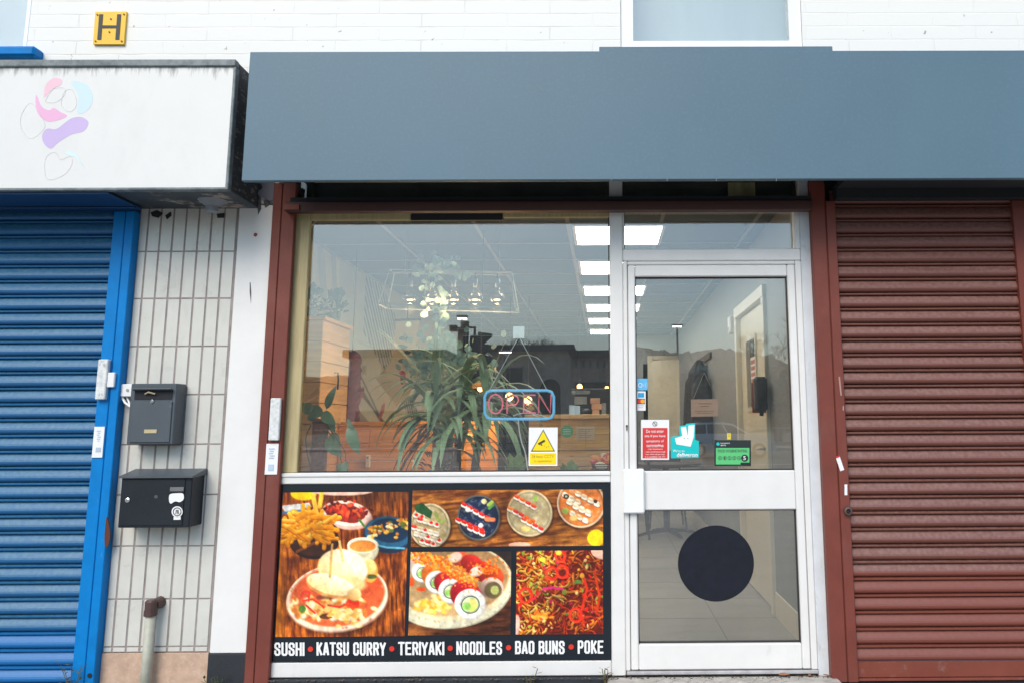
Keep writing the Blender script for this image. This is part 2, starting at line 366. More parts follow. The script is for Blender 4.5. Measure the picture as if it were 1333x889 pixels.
obj('reveal', box(B(), UX1-.005, UX1+.000, .004, .25, USZ, 4.6), mat('blue_grey_reveal', (.36, .46, .52), .6), t)
bm = B(); box(bm, -4.1, PX(46, 68, -.06), -.07, .10, PZ(20, 73, -.07), USZ-.022, .012)
obj('window_sill', bm, blue_rail, t)

t = thing('brick_wall', 'white painted brick wall beyond the right end of the brown shutter', 'wall', (5, 0, PAV))
obj('brickwork', box(B(), 2.23, 9.0, .004, .25, PAV-.14, 2.465), brick_w, t)
t = thing('brick_wall', 'white painted brick wall beyond the left end of the blue shutter', 'wall', (-7, 0, PAV))
obj('brickwork', box(B(), -9.0, -4.56, .004, .25, PAV-.14, 2.315), brick_w, t)
# hydrant sign
ye = mat('yellow_sign_enamel', (.86, .50, .012), .35, var=.06, dirt=((.25, .12, .02), 40, .66, .75, .6, (1, 1, 1)))
ink = mat('black_ink', (.02, .022, .025), .5)
t = thing('hydrant_sign', 'small yellow enamel plate with a black letter H on the white brick', 'sign', P(142, 57, -.01))
obj('plate', flat(B(), [(124, 16), (164.5, 15.5), (161, 58), (121, 58)], -.012, .001), ye, t)
bm = B()
for q in ([(129, 19), (134, 19), (131.5, 52), (126.5, 52)], [(152.5, 19), (157.5, 19), (155, 52), (150, 52)], [(132.8, 33.5), (151.5, 33.5), (151.3, 37), (132.6, 37)]): flat(bm, q, -.0145, -.0125)
obj('lettering', bm, ink, t)
bm = B()
for a, b in ((126.5, 19.5), (161, 19), (124, 54), (158, 54), (144, 25), (142, 42)): disc(bm, a, b, 1.0, -.016, -.012, 10)
obj('screw', bm, mat('rusty_screw', (.20, .06, .03), .7), t)

# ------------------------------------------------------------------ GREY BLUE FASCIA
FY = -.40
FX0, FX1 = P(320, 150, FY).x, 3.6
FZ0, FZ1 = 2.322, 2.957
t = thing('shop_fascia', 'long blank blue grey fascia board over the shop window, door and brown shutter', 'shop sign', (.9, FY, FZ0))
bm = B(); box(bm, FX0, FX1, FY, FY+.03, FZ0, FZ1, .003)
obj('fascia_panel', bm, grey_fascia, t)
bm = B(); box(bm, PX(780, 62, FY), PX(1084, 62, FY), FY+.004, FY+.03, FZ1-.002, PZ(900, 61, FY+.004), .002)
obj('upstand', bm, grey_fascia, t)
bm = B(); box(bm, FX0+.004, FX1, FY+.031, .0, FZ1-.02, FZ1-.004); 
obj('fascia_top', bm, grey_fascia, t)
bm = B(); box(bm, FX1-.03, FX1-.004, FY+.031, 0, FZ0+.01, FZ1-.021); box(bm, FX0+.006, FX0+.03, FY+.031, -.08, FZ0+.22, FZ1-.021)
obj('end_cap', bm, black_metal, t)
bm = B()
for a in (795, 868, 932, 1010): pbox(bm, a, 236.5, a+1.2, 229, FY-.0015, FY+.002)
obj('panel_joint', bm, mat('joint_grey', (.10, .15, .20), .6), t)
bm = B(); flat(bm, [(317, 237), (357, 235), (357, 261), (350, 262), (336, 254)], -.022, -.012)
obj('end_bracket', bm, mat('grey_bracket', (.13, .13, .16), .5), t)
obj('bolt', disc(B(), 337, 243, 3.6, -.03, -.02, 12), black_metal, t)

# ------------------------------------------------------------------ WHITE LIGHT BOX SIGN (left)
LY = -.36
lx1 = PX(302.5, 165, LY); lz0 = PZ(150, 248.6, LY); lz1 = PZ(150, 79, LY)
t = thing('light_box_sign', 'dirty white light box sign with a faded pastel flower emblem', 'shop sign', (-2.6, LY, lz0))
def lb_mat():
    m = mat('stained_white_acrylic', (.71, .705, .68), .4, var=.03, scale=2, dirt=((.55, .55, .52), 3, .55, .75, .3, (1, 1, .5)))
    n = m.node_tree.nodes; l = m.node_tree.links; b = n['Principled BSDF']; src = b.inputs['Base Color'].links[0].from_socket
    tc = n.new('ShaderNodeTexCoord'); sx = n.new('ShaderNodeSeparateXYZ'); l.new(tc.outputs['Object'], sx.inputs[0])
    mp = n.new('ShaderNodeMapping'); mp.inputs['Scale'].default_value = (26, 1, 4); l.new(tc.outputs['Object'], mp.inputs[0])
    nz = n.new('ShaderNodeTexNoise'); nz.inputs['Scale'].default_value = 1; nz.inputs['Detail'].default_value = 7; nz.inputs['Roughness'].default_value = .7; l.new(mp.outputs[0], nz.inputs['Vector'])
    g = n.new('ShaderNodeMapRange'); g.inputs[1].default_value = (lz1-lz0)-.17; g.inputs[2].default_value = (lz1-lz0)-.036; g.inputs[3].default_value = -.2; g.inputs[4].default_value = .27; l.new(sx.outputs[2], g.inputs[0])
    g2 = n.new('ShaderNodeMapRange'); g2.inputs[1].default_value = 0.0; g2.inputs[2].default_value = .05; g2.inputs[3].default_value = .10; g2.inputs[4].default_value = -.2; l.new(sx.outputs[2], g2.inputs[0])
    mxx = n.new('ShaderNodeMath'); mxx.operation = 'MAXIMUM'; l.new(g.outputs[0], mxx.inputs[0]); l.new(g2.outputs[0], mxx.inputs[1])
    a = n.new('ShaderNodeMath'); a.operation = 'ADD'; l.new(nz.outputs[0], a.inputs[0]); l.new(mxx.outputs[0], a.inputs[1])
    r = n.new('ShaderNodeMapRange'); r.inputs[1].default_value = .66; r.inputs[2].default_value = .86; r.inputs[4].default_value = .75; l.new(a.outputs[0], r.inputs[0])
    x = n.new('ShaderNodeMix'); x.data_type = 'RGBA'; x.inputs[7].default_value = (.09, .10, .09, 1); l.new(src, x.inputs[6]); l.new(r.outputs[0], x.inputs[0]); l.new(x.outputs[2], b.inputs['Base Color'])
    return m
bm = B(); box(bm, -4.6, lx1-.012, LY, LY+.02, lz0+.014, lz1-.036)
obj('sign_face', bm, lb_mat(), t)
edge_m = mat('aged_aluminium_trim', (.20, .23, .235), .5, var=.2, scale=12, dirt=((.06, .08, .09), 12, .42, .62, .8, (1, 1, 1)))
bm = B(); box(bm, -4.6, lx1, LY-.012, LY+.03, lz1-.035, lz1, .004); box(bm, -4.6, lx1, LY-.008, LY+.03, lz0, lz0+.013, .003); box(bm, lx1-.011, lx1+.003, LY-.009, LY+.03, lz0+.002, lz1-.037, .003)
obj('sign_trim', bm, edge_m, t)
grime = mat('grimy_black_metal', (.035, .047, .058), .6, var=.4, scale=8, bump=.5, bscale=50, dirt=[((.40, .34, .29), 11, .54, .64, .85, (1, 1, 3)), ((.20, .22, .22), 25, .6, .75, .5, (1, 1, 1))])
bm = B(); box(bm, -4.6, lx1, LY+.031, -.002, lz0+.004, lz1-.004, .004)
obj('sign_case', bm, grime, t)
bm = B(); c = P(277, 258, -.16); lathe(bm, (c.x, c.y, lz0+.02), [(.075, 0), (.07, -.015), (.03, -.045), (.028, -.07), (.02, -.074)], 16)
obj('cable_gland', bm, mat('dull_grey_metal', (.22, .24, .27), .5), t)
# emblem of faded shapes
em = [('emblem_petal', (.78, .50, .58), [(57, 124), (60, 110), (70, 102), (80, 104), (79, 111), (69, 116), (58, 127)]),
      ('emblem_petal', (.78, .42, .62), [(47, 124), (47, 142), (54, 154), (66, 159), (87, 152), (78, 146), (70, 141), (64, 144), (54, 139)]),
      ('emblem_petal', (.56, .70, .75), [(92, 107), (112, 110), (121, 127), (115, 143), (101, 148), (102, 125)]),
      ('emblem_petal', (.54, .42, .68), [(57, 187), (55, 176), (61, 168), (74, 168), (92, 155), (106, 153), (115, 160), (109, 171), (92, 176), (76, 186), (66, 194)])]
for nm, c, pts in em:
    mm = mat('faded_print_%d' % int(c[0]*1000+c[1]*10), c, .45, var=.05)
    obj(nm, flat(B(), [tuple(v[:2]) for v in smoothpts([(a, b, 0) for a, b in pts], 5)], LY-.0006, LY-.0001), mm, t)
outl = [('emblem_outline', (.64, .69, .69), [(41, 135), (28, 150), (28, 168), (40, 181), (54, 172), (58, 160)]),
        ('emblem_outline', (.74, .68, .72), [(60, 130), (70, 116), (84, 116), (84, 124), (74, 133), (62, 134)]),
        ('emblem_outline', (.74, .70, .70), [(84, 120), (94, 118), (100, 135), (92, 146), (80, 138)]),
        ('emblem_outline', (.76, .62, .64), [(62, 203), (72, 199), (79, 208), (92, 204), (93, 216), (82, 229), (62, 234), (58, 215)]),
        ('emblem_leaf', (.60, .74, .74), [(84, 199), (92, 196), (100, 202), (111, 220), (98, 205), (90, 203)])]
for nm, c, pts in outl:
    mm = mat('outline_%d' % int(c[0]*1000+c[1]*10), c, .5)
    sp_ = smoothpts([(P(a, b, LY-.001)) for a, b in pts], 5)
    if nm == 'emblem_leaf': obj(nm, flat(B(), pts, LY-.0009, LY-.0002), mm, t)
    else: obj(nm, tube(B(), sp_, .0005, 4, closed=True), mm, t)

# ------------------------------------------------------------------ ROLLER SHUTTERS
def slat_profile(z, pitch, Y):
    """one lath from z up to z+pitch: a fat round and a thin bead"""
    pts = []
    h1 = pitch*.74
    for k in range(11):
        q = (1-math.cos(math.pi*k/10))/2; pts.append((Y-.019*math.sin(math.pi*q**.58)**.85, z+h1*q))
    pts.append((Y+.004, z+h1+pitch*.05))
    for k in range(5):
        a = math.pi*k/4; pts.append((Y-.0155*math.sin(math.pi*((1-math.cos(a))/2)**.6), z+h1+pitch*.05+(pitch*.17)*(1-math.cos(a))/2))
    pts.append((Y+.004, z+pitch*.985))
    return pts
def curtain(x0, x1, z0, z1, pitch, Y, wob=.0):
    bm = B(); n = int(math.ceil((z1-z0)/pitch)); prev = None; random.seed(3)
    xs = [x0+(x1-x0)*i/12 for i in range(13)]
    ph = random.random()*6
    for i in range(n):
        dy = random.uniform(-.0012, .0012)
        for (y, z) in slat_profile(z0+i*pitch, pitch, Y+dy):
            row = [bm.verts.new((x, y+.0012*math.sin(x*5+i*1.3), z)) for x in xs]
            if prev: 
                for a in range(12): bm.faces.new((prev[a], prev[a+1], row[a+1], row[a]))
            prev = row
    for v in bm.verts: v.tag = False
    return bm
def shutter_mat(name, base, dusty, clean, zsplit, z0w):
    m = mat(name, base, .42, var=.12, scale=3, bump=.15, bscale=90, stretch=(.6, 1, 3))
    n = m.node_tree.nodes; l = m.node_tree.links; b = n['Principled BSDF']; src = b.inputs['Base Color'].links[0].from_socket
    tc = n.new('ShaderNodeTexCoord'); sx = n.new('ShaderNodeSeparateXYZ'); l.new(tc.outputs['Object'], sx.inputs[0])
    nz = n.new('ShaderNodeTexNoise'); nz.inputs['Scale'].default_value = 55; nz.inputs['Detail'].default_value = 8; l.new(tc.outputs['Object'], nz.inputs['Vector'])
    # a dusty coat lies on the rough outer face of the laths, worn off the lowest ones
    r = n.new('ShaderNodeMapRange'); r.inputs[1].default_value = .35; r.inputs[2].default_value = .7; r.inputs[3].default_value = .35; r.inputs[4].default_value = 1.0; l.new(nz.outputs[0], r.inputs[0])
    ge = n.new('ShaderNodeNewGeometry'); sn = n.new('ShaderNodeSeparateXYZ'); l.new(ge.outputs['Normal'], sn.inputs[0])
    up_ = n.new('ShaderNodeMapRange'); up_.inputs[1].default_value = -.1; up_.inputs[2].default_value = .45; up_.inputs[3].default_value = .08; l.new(sn.outputs[2], up_.inputs[0])
    mu = n.new('ShaderNodeMath'); mu.operation = 'MULTIPLY'; l.new(r.outputs[0], mu.inputs[0]); l.new(up_.outputs[0], mu.inputs[1])
    x = n.new('ShaderNodeMix'); x.data_type = 'RGBA'; x.inputs[7].default_value = (*dusty, 1); l.new(mu.outputs[0], x.inputs[0]); l.new(src, x.inputs[6])
    g = n.new('ShaderNodeMath'); g.operation = 'LESS_THAN'; g.inputs[1].default_value = zsplit-z0w; l.new(sx.outputs[2], g.inputs[0])
    g2 = n.new('ShaderNodeMath'); g2.operation = 'MULTIPLY'; g2.inputs[1].default_value = .75; l.new(g.outputs[0], g2.inputs[0])
    x2 = n.new('ShaderNodeMix'); x2.data_type = 'RGBA'; x2.inputs[7].default_value = (*clean, 1); l.new(g2.outputs[0], x2.inputs[0]); l.new(x.outputs[2], x2.inputs[6])
    l.new(x2.outputs[2], b.inputs['Base Color']); return m
PITCH_S = .0757
# --- blue shutter
BY = -.05
bs1, bsp, bsr = PX(148, 280, BY), PX(163.8, 280, BY), PX(175.4, 280, BY)
t = thing('roller_shutter', 'closed blue roller shutter in a bright blue frame under the white sign', 'roller shutter', (-3.2, 0, PAV))
obj('curtain', curtain(-4.5, bs1+.02, PAV+.04, 2.30, PITCH_S, -.018), shutter_mat('blue_shutter_laths', (.001, .090, .25), (.055, .17, .26), (.001, .135, .40), PZ(100, 820, -.02), PAV), t)
bm = B(); box(bm, bs1, bsp-.002, BY, .03, PAV, 2.27, .003); box(bm, bsp+.002, bsr, BY-.003, .06, PAV, 2.27, .003); box(bm, bsp-.003, bsp+.003, BY+.006, 0, PAV, 2.27)
obj('guide_rail', bm, blue_rail, t)
hx = PX(141, 251, -.345)
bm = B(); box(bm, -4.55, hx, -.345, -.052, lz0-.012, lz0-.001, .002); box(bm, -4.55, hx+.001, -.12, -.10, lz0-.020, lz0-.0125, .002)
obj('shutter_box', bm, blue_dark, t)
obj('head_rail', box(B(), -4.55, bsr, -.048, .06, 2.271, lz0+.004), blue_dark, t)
lk = obj('lock', box(B(), PX(130, 490, BY), PX(143, 490, BY), BY-.028, BY, PZ(135, 520, BY), PZ(135, 468, BY), .004), mat('scuffed_lock_metal', (.66, .67, .66), .4, var=.2, scale=60, dirt=((.15, .17, .2), 30, .6, .68, .8, (1, 1, .5))), t)
obj('lock_bracket', box(B(), PX(142.6, 490, BY), PX(152, 490, BY), BY-.02, BY-.003, PZ(135, 504, BY), PZ(135, 485, BY), .003), white_plastic, t)
s = obj('sticker', box(B(), PX(121.5, 575, BY-.003), PX(135, 575, BY-.003), BY-.0055, BY-.001, PZ(128, 595, BY), PZ(128, 555, BY)), paper_white, t)
bm = B()
for i in range(6): pbox(bm, 126+(i % 2), 560+i*2.6, 131-(i % 3), 561.2+i*2.6, BY-.007, BY-.006)
pbox(bm, 124.5, 582, 131, 588, BY-.007, BY-.006)
obj('sticker_print', bm, mat('faint_blue_print', (.45, .55, .68), .5), t)
bm = B(); flat(bm, [tuple(v[:2]) for v in smoothpts([(139, 672, 0), (143, 690, 0), (142, 706, 0), (137, 712, 0), (136, 700, 0), (137, 685, 0)], 4)], BY-.006, BY)
obj('rust_patch', bm, mat('rust_scar', (.10, .03, .015), .8), t)
bm = B(); disc(bm, 116.5, 879, 3.2, BY-.006, BY, 9); obj('rusted_hole', bm, dark_gap, t)

# --- brown shutter (right)
RY = -.055
r0, r1 = 1.066, 1.183
rs1 = PX(1317.6, 265, RY)
zb = PZ(1200, 884, -.02)
t = thing('roller_shutter', 'closed brown red roller shutter to the right of the shop door', 'roller shutter', (1.65, 0, zb))
bx0 = PX(1087, 267, RY); bmid = PX(1076, 300, RY); bx00 = PX(1057, 300, RY)
obj('curtain', curtain(bx0-.02, rs1+.02, zb+.085, 2.37, PITCH_S, -.02), shutter_mat('brown_shutter_laths', (.135, .040, .027), (.225, .12, .10), (.19, .048, .031), PZ(1200, 742, -.02), zb), t)
bm = B(); box(bm, bmid+.002, bx0, RY-.004, .02, zb, 2.31, .003)
obj('guide_rail', bm, maroon, t)
obj('guide_rail', box(B(), rs1, rs1+.11, RY, .02, zb, 2.31, .003), maroon, t)
bm = B(); box(bm, bx0+.003, rs1, -.03, -.01, zb+.012, zb+.083, .003); box(bm, bx0+.003, rs1, -.042, -.008, zb, zb+.011, .002)
obj('bottom_bar', bm, mat('brown_red_bar', (.19, .045, .027), .45, var=.12, scale=8, dirt=((.30, .22, .20), 18, .58, .75, .5, (1, 1, 1))), t)
c = P(1103.5, 664.5, RY-.01)
bm = B(); lathe(bm, (c.x, RY, c.z), [(.020, 0), (.019, .022), (.011, .024), (.0105, .004)], 18, 'Y')
obj('bullet_lock', bm, mat('worn_brown_lock', (.12, .07, .06), .45, metal=.4), t)
lc = lathe(B(), (c.x, RY-.006, c.z), [(.0095, 0), (.0095, .012)], 12, 'Y'); obj('lock_core', lc, black_metal, t)
bm = B(); flat(bm, [(1088, 595), (1093, 593), (1099, 611), (1094, 613)], RY-.0065, RY-.0035); obj('paper_label', bm, paper_white, t, label='tilted white paper scrap with a red end')
bm = B(); flat(bm, [(1087.6, 594), (1092.6, 592), (1093.2, 594), (1088.2, 596)], RY-.0085, RY-.0068); obj('red_tape', bm, mat('red_ink', (.55, .02, .02), .5), t)
bm = B(); flat(bm, [(1099.5, 630), (1103, 630), (1103, 644), (1099.5, 644)], RY-.0065, RY-.0035); obj('paper_label', bm, paper_white, t)
bm = B(); flat(bm, [(1091.5, 490), (1093.5, 490), (1096, 515), (1094, 514)], RY-.0055, RY-.0042); flat(bm, [(1097, 528), (1098.5, 528), (1098.5, 534), (1097, 534)], RY-.0055, RY-.0042); obj('paint_chip', bm, mat('bare_primer', (.38, .24, .21), .6), t)
bm = B(); box(bm, bx0, rs1+.11, -.10, .02, 2.312, 2.33+.06); obj('shutter_box', box(bm, bx0, 3.5, -.36, -.11, 2.36, 2.9), dark_gap, t)

# --- rolled up shutter over the window and door
t = thing('roller_shutter', 'rolled up maroon shutter, its rails either side of the lit shopfront', 'roller shutter', (-.3, 0, zb))
GY = -.03
gl0, gl1, gl2 = PX(355, 266, GY), PX(367, 266, GY), PX(384.5, 266, GY)
bm = B(); box(bm, gl0, gl1-.002, GY, .0, .0-.06, 2.42, .003); box(bm, gl1+.002, gl2, GY-.003, .0, -.06, 2.42, .003); box(bm, gl1-.003, gl1+.003, GY+.007, 0, -.06, 2.42)
gr = obj('guide_rail', bm, maroon, t)
bm = B(); box(bm, bx00, bmid-.002, RY, -.0, zb+.0, 2.42, .003); box(bm, bmid-.003, bmid+.003, RY+.008, 0, zb, 2.4)
obj('guide_rail', bm, maroon, t)
hb0, hb1 = PZ(700, 274.5, -.09), PZ(700, 262, -.09)
bm = B(); box(bm, gl2-.03, bx00-.001, -.09, -.035, hb0, hb1, .003)
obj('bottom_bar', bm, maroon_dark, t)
bm = B(); box(bm, gl2-.01, bx00-.001, -.075, -.04, hb1+.001, hb1+.026)
obj('lower_lath', bm, dark_gap, t)
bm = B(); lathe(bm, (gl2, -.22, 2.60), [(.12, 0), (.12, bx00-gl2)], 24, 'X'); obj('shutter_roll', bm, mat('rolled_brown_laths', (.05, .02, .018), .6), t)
bm = B(); box(bm, gl2-.03, gl2+.045, -.10, -.091, PZ(380, 273, -.1), PZ(380, 266.5, -.1)); obj('stop_block', bm, maroon, t)
lkm = MATS['scuffed_lock_metal']
bm = B(); box(bm, PX(353, 545, GY), PX(366.5, 545, GY), GY-.025, GY-.004, PZ(358, 573, GY), PZ(358, 518, GY), .004); obj('lock', bm, lkm, t)
bm = B(); box(bm, PX(346, 597, GY-.003), PX(362, 597, GY-.003), GY-.0065, GY-.0035, PZ(355, 617, GY), PZ(355, 577, GY)); obj('sticker', bm, paper_white, t)
bm = B()
for i in range(5): pbox(bm, 350+(i % 2), 583+i*3, 357-(i % 3), 584.2+i*3, GY-.009, GY-.0068)
pbox(bm, 349, 604, 356, 612, GY-.009, GY-.0068)
obj('sticker_print', bm, MATS['faint_blue_print'], t)

# ------------------------------------------------------------------ TILED PIER, WHITE PIER
tl0, tl1 = bsr, PX(311.8, 274)-.0
tz0 = PZ(200, 841, 0)
t = thing('tiled_pier', 'pier of narrow upright pale grey tiles between blue and white', 'wall', ((tl0+tl1)/2, 0, PAV))
obj('grout_bed', box(B(), tl0-.0, tl1+.003, .002, .10, tz0-.026, 2.4), mat('grout', (.30, .26, .245), .9, var=.25, scale=15, bump=.5), t)
bm = B(); random.seed(8)
xg = [PX(100+v/4.166, 326, 0) for v in (375, 445, 515, 585, 655, 722, 790, 858)]
pt = (xg[-1]-xg[0])/7
rows = [PZ(230, v, 0) for v in (327.7, 389, 451, 513.6, 578, 643.4, 710, 779, 841)]
zz = [2.42]+rows+[tz0-.026]
for i in range(len(zz)-1):
    for j in range(-1, 8):
        x0_ = xg[0]+(j)*pt-pt+pt; x1_ = x0_+pt
        x0_ = max(x0_, tl0); 
        if j == 7: x1_ = min(x1_, tl1)
        if x1_-x0_ < .012: continue
        z1_, z0_ = zz[i]-.0035, zz[i+1]+.0035
        d = random.uniform(-.0008, .0008)
        if z1_-z0_ < .008: continue
        box(bm, x0_+.0044, x1_-.0044, -.001+d, .004, z0_, z1_, .0012)
tile_m = mat('pale_grey_glazed_tile', (.60, .59, .54), .28, var=.07, scale=6, bump=.06, bscale=20, dirt=[((.36, .34, .31), 5, .55, .8, .45, (1, 1, .4)), ((.22, .12, .07), 45, .74, .8, .7, (1, 1, 1))])
obj('tiles', bm, tile_m, t)
bm = B()
for pts in ([(196, 277), (204, 274), (212, 278), (206, 284), (198, 282)], [(215, 281), (222, 276), (223, 281), (217, 286)], [(282, 279), (292, 278), (291, 284), (283, 284)]): flat(bm, pts, -.0062, -.0035)
obj('hole', bm, dark_gap, t)
obj('base_tile', box(B(), tl0, tl1-.002, -.006, .05, PAV, tz0-.028, .002), mat('mottled_beige_tile', (.50, .34, .245), .55, var=.18, scale=18, dirt=((.62, .47, .36), 30, .5, .65, .6, (1, 1, 1))), t)
t = thing('white_pier', 'narrow white rendered strip of wall with a black painted foot', 'wall', (-1.77, 0, PAV))
pz = PZ(310, 849, 0)
obj('render_face', box(B(), tl1+.003, gl0+.01, -.010, .10, pz, 2.31, .003), render_white, t)
obj('black_foot', box(B(), tl1+.000, gl0+.01, -.016, .10, PAV, pz-.001, .003), black_plinth, t)
bm = B(); c = P(332.5, 306, -.012); ico(bm, (c.x, -.012, c.z), .011, 1, (1, .3, 1)); obj('wall_plug', bm, mat('red_plug', (.30, .05, .02), .6), t)
bm = B()
for pts in ([(325, 368), (326, 368), (327, 382), (326.5, 395), (325, 380)],): flat(bm, pts, -.0115, -.0095)
for pts in ([(343, 262), (352, 258), (350, 268), (345, 271)], [(334, 258), (339, 256), (340, 272), (336, 280)]): flat(bm, pts, -.0117, -.0097)
obj('scrape', bm, mat('dark_scrape', (.10, .09, .085), .8), t)

# ------------------------------------------------------------------ LETTERBOXES, INTERCOM, PIPE
def lbx(a, b, c, d, Y): p = P(a, b, Y); q = P(c, d, Y); return p.x, q.x, q.z, p.z
t = thing('letterbox', 'upright dark grey letterbox with an open flap, the higher of two on the tiles', 'letterbox', P(205, 580, -.06))
x0, x1, z0, z1 = lbx(171, 499, 224.5, 578, -.10)
bm = B(); box(bm, x0, x1, -.10, -.0045, z0, z1, .004)
obj('case', bm, anthracite, t)
dx0, dx1 = x0+.018, x1-.014
obj('door', box(B(), dx0, dx1, -.106, -.1005, z0+.01, z1-.085, .002), anthracite, t)
obj('slot', box(B(), dx0+.004, dx1-.004, -.1035, -.1002, z1-.075, z1-.028), dark_gap, t)
bm = B(); fa = box(bm, dx0-.002, dx1+.002, -.128, -.104, z1-.034, z1-.029, .001); bmesh.ops.rotate(bm, verts=bm.verts, cent=(0, -.104, z1-.03), matrix=Matrix.Rotation(R(-14), 3, 'X'))
obj('flap', bm, anthracite, t)
bm = B(); q = P(194, 513, -.11); tube(bm, [(q.x-.02, -.108, z1-.05), (q.x, -.118, z1-.042), (q.x+.03, -.112, z1-.05)], .004, 5); obj('crumpled_paper', bm, mat('old_paper', (.42, .34, .22), .8), t)
q = P(198, 522, -.106); obj('lock', lathe(B(), (q.x, -.106, q.z), [(.009, 0), (.009, .004), (.006, .006)], 16, 'Y'), chrome, t)
q = P(196, 561, -.106); obj('name_plate', box(B(), q.x-.03, q.x+.03, -.109, -.106, q.z-.009, q.z+.009, .001), brass, t)
bm = B()
for i in range(4): tube(bm, [(x1-.004, -.09+.008, z0+.02+i*0), (x1-.004, -.09+.008, z0+.021)], .001, 3)
bm.free()

t = thing('letterbox', 'wide black letterbox with white stickers, the lower of two on the tiles', 'letterbox', P(205, 686, -.06))
x0, x1, z0, z1 = lbx(157.5, 620, 247, 686, -.13)
bm = B(); box(bm, x0+.004, x1-.004, -.13, -.0045, z0, z1-.0, .004)
obj('case', bm, black_metal, t)
bm = B()   # sloping lid
lid = [(-.145, z1-.006), (-.145, z1+.002), (-.0045, z1+.030), (-.0045, z1+.001)]
f = [bm.verts.new((x0-.002, y, z)) for y, z in lid]; g_ = [bm.verts.new((x1+.004, y, z)) for y, z in lid]
bm.faces.new(f); bm.faces.new(g_[::-1]); [bm.faces.new((f[i], g_[i], g_[(i+1) % 4], f[(i+1) % 4])) for i in range(4)]
obj('lid', bm, anthracite, t)
obj('door', box(B(), x0+.012, x1-.035, -.134, -.1305, z0+.01, z1-.012, .0015), black_metal, t)
q = P(166, 650.5, -.136); obj('lock', lathe(B(), (q.x, -.134, q.z), [(.011, 0), (.011, .004), (.006, .006)], 16, 'Y'), chrome, t)
q = P(203, 646, -.135); obj('round_logo_stamp', lathe(B(), (q.x, -.134, q.z), [(.008, 0), (.008, .001)], 14, 'Y'), anthracite, t)
obj('name_slot', pbox(B(), 221, 633.5, 239, 639, -.139, -.134, .001), mat('slot_metal', (.20, .20, .20), .4, metal=.5), t)
bm = B(); flat(bm, [tuple(v[:2]) for v in smoothpts([(221, 643, 0), (229, 641.5, 0), (238, 642, 0), (239, 649, 0), (234, 653, 0), (228, 652, 0), (222, 655, 0), (220, 650, 0)], 4)], -.1365, -.1342); obj('torn_sticker', bm, paper_white, t)
bm = B(); disc(bm, 230.5, 665.5, 7.2, -.1365, -.1342, 24); pbox(bm, 226, 672, 235, 676, -.1365, -.1342); r_ = obj('round_sticker', bm, paper_white, t)
bm = B(); ring_flat(bm, 230.5, 665.5, 4.6, 5.6, -.1380, -.1368, 18)
for k in (-2, 0, 2): flat(bm, [(230.2+k, 668.5), (230.2+k*.6, 663), (231+k*.6, 663), (231+k, 668.5)], -.1380, -.1368)
obj('sticker_print', bm, mat('dark_print', (.05, .05, .05), .5), t)

t = thing('intercom', 'small white door buzzer fixed beside the higher letterbox', 'intercom', P(164, 518, -.02))
bm = B(); x0, x1, z0, z1 = lbx(156.5, 499.5, 173.5, 516, -.035); box(bm, x0, x1, -.035, -.004, z0, z1, .004); obj('case', bm, white_plastic, t)
q = P(166, 507.5, -.036); obj('button', lathe(B(), (q.x, -.035, q.z), [(.007, 0), (.007, .003)], 12, 'Y'), mat('grey_button', (.3, .3, .3), .5), t)
bm = B(); tube(bm, [P(159, 517, -.02), P(163, 524, -.03), P(170, 529, -.035)], .006, 6); tube(bm, [P(165, 516.5, -.012), P(168, 523, -.02), P(170, 529, -.035)], .005, 6); obj('hook', bm, white_plastic, t)

t = thing('waste_pipe', 'dirty cream waste pipe with a brown elbow rising from the ground', 'pipe', (P(190, 880, -.06).x, -.05, PAV))
a = P(196.5, 797, -.05); a2 = P(190.5, 889, -.05)
obj('pipe', tube(B(), [(a.x, -.052, PAV+.0), (a.x, -.052, a.z)], .0225, 16), mat('dirty_cream_pvc', (.42, .42, .34), .5, var=.15, scale=20, dirt=((.22, .22, .18), 14, .5, .7, .6, (1, 1, .3))), t, smooth=True)
bm = B(); tube(bm, [(a.x, -.052, a.z-.005), (a.x, -.052, a.z+.050), (a.x, -.052, a.z+.058)], [.028, .028, .022], 14); obj('elbow', bm, mat('brown_pvc', (.075, .038, .033), .5, var=.2, scale=15), t); bm = B(); tube(bm, [(a.x+.010, -.045, a.z+.036), (a.x+.016, .0, a.z+.038)], [.024, .028], 12); obj('wall_stub', bm, MATS['brown_pvc'], t)
bm = B()
bm = B(); tube(bm, [(a.x, -.052, a.z-.012), (a.x, -.052, a.z+.012)], .030, 14); obj('collar', bm, MATS['brown_pvc'], t)

# ------------------------------------------------------------------ SHOPFRONT WINDOW
GLY = .04
seal = mat('black_rubber_seal', (.02, .022, .024), .7)
XL = gl2-.01; XM0, XM1 = .030, .101; XD1 = .998; XP1 = 1.0535
ZS1, ZS0 = PZ(600, 614), PZ(600, 628.5)
ZT = PZ(600, 275.5)
t = thing('shopfront', 'white aluminium shopfront window and door surround below the blue grey fascia', 'shopfront', (-.7, 0, .035))
bm = B()
box(bm, XL, XM0-.001, -.004, .05, ZS0, ZS1, .004); box(bm, XL, XM0-.001, -.010, -.0042, ZS1-.018, ZS1-.003, .002)
box(bm, XL, XM0-.001, -.004, .05, PZ(600, 880), PZ(600, 860.5), .004)
box(bm, XL, XM0-.001, -.002, .05, ZT-.001, ZT+.022, .002)
obj('window_frame', bm, white_paint, t)
obj('mullion', box(B(), XM0, XM1-.004, -.008, .055, .04, 2.46, .005), white_paint, t)
bm = B(); box(bm, XD1+.002, XP1, -.004, .055, .03, 2.46, .004)
obj('door_post', bm, white_frame2, t)
bm = B(); tz = PZ(930, 324.5); tz2 = PZ(930, 340)
box(bm, XM1-.003, XD1+.001, -.006, .055, tz2, tz, .005)
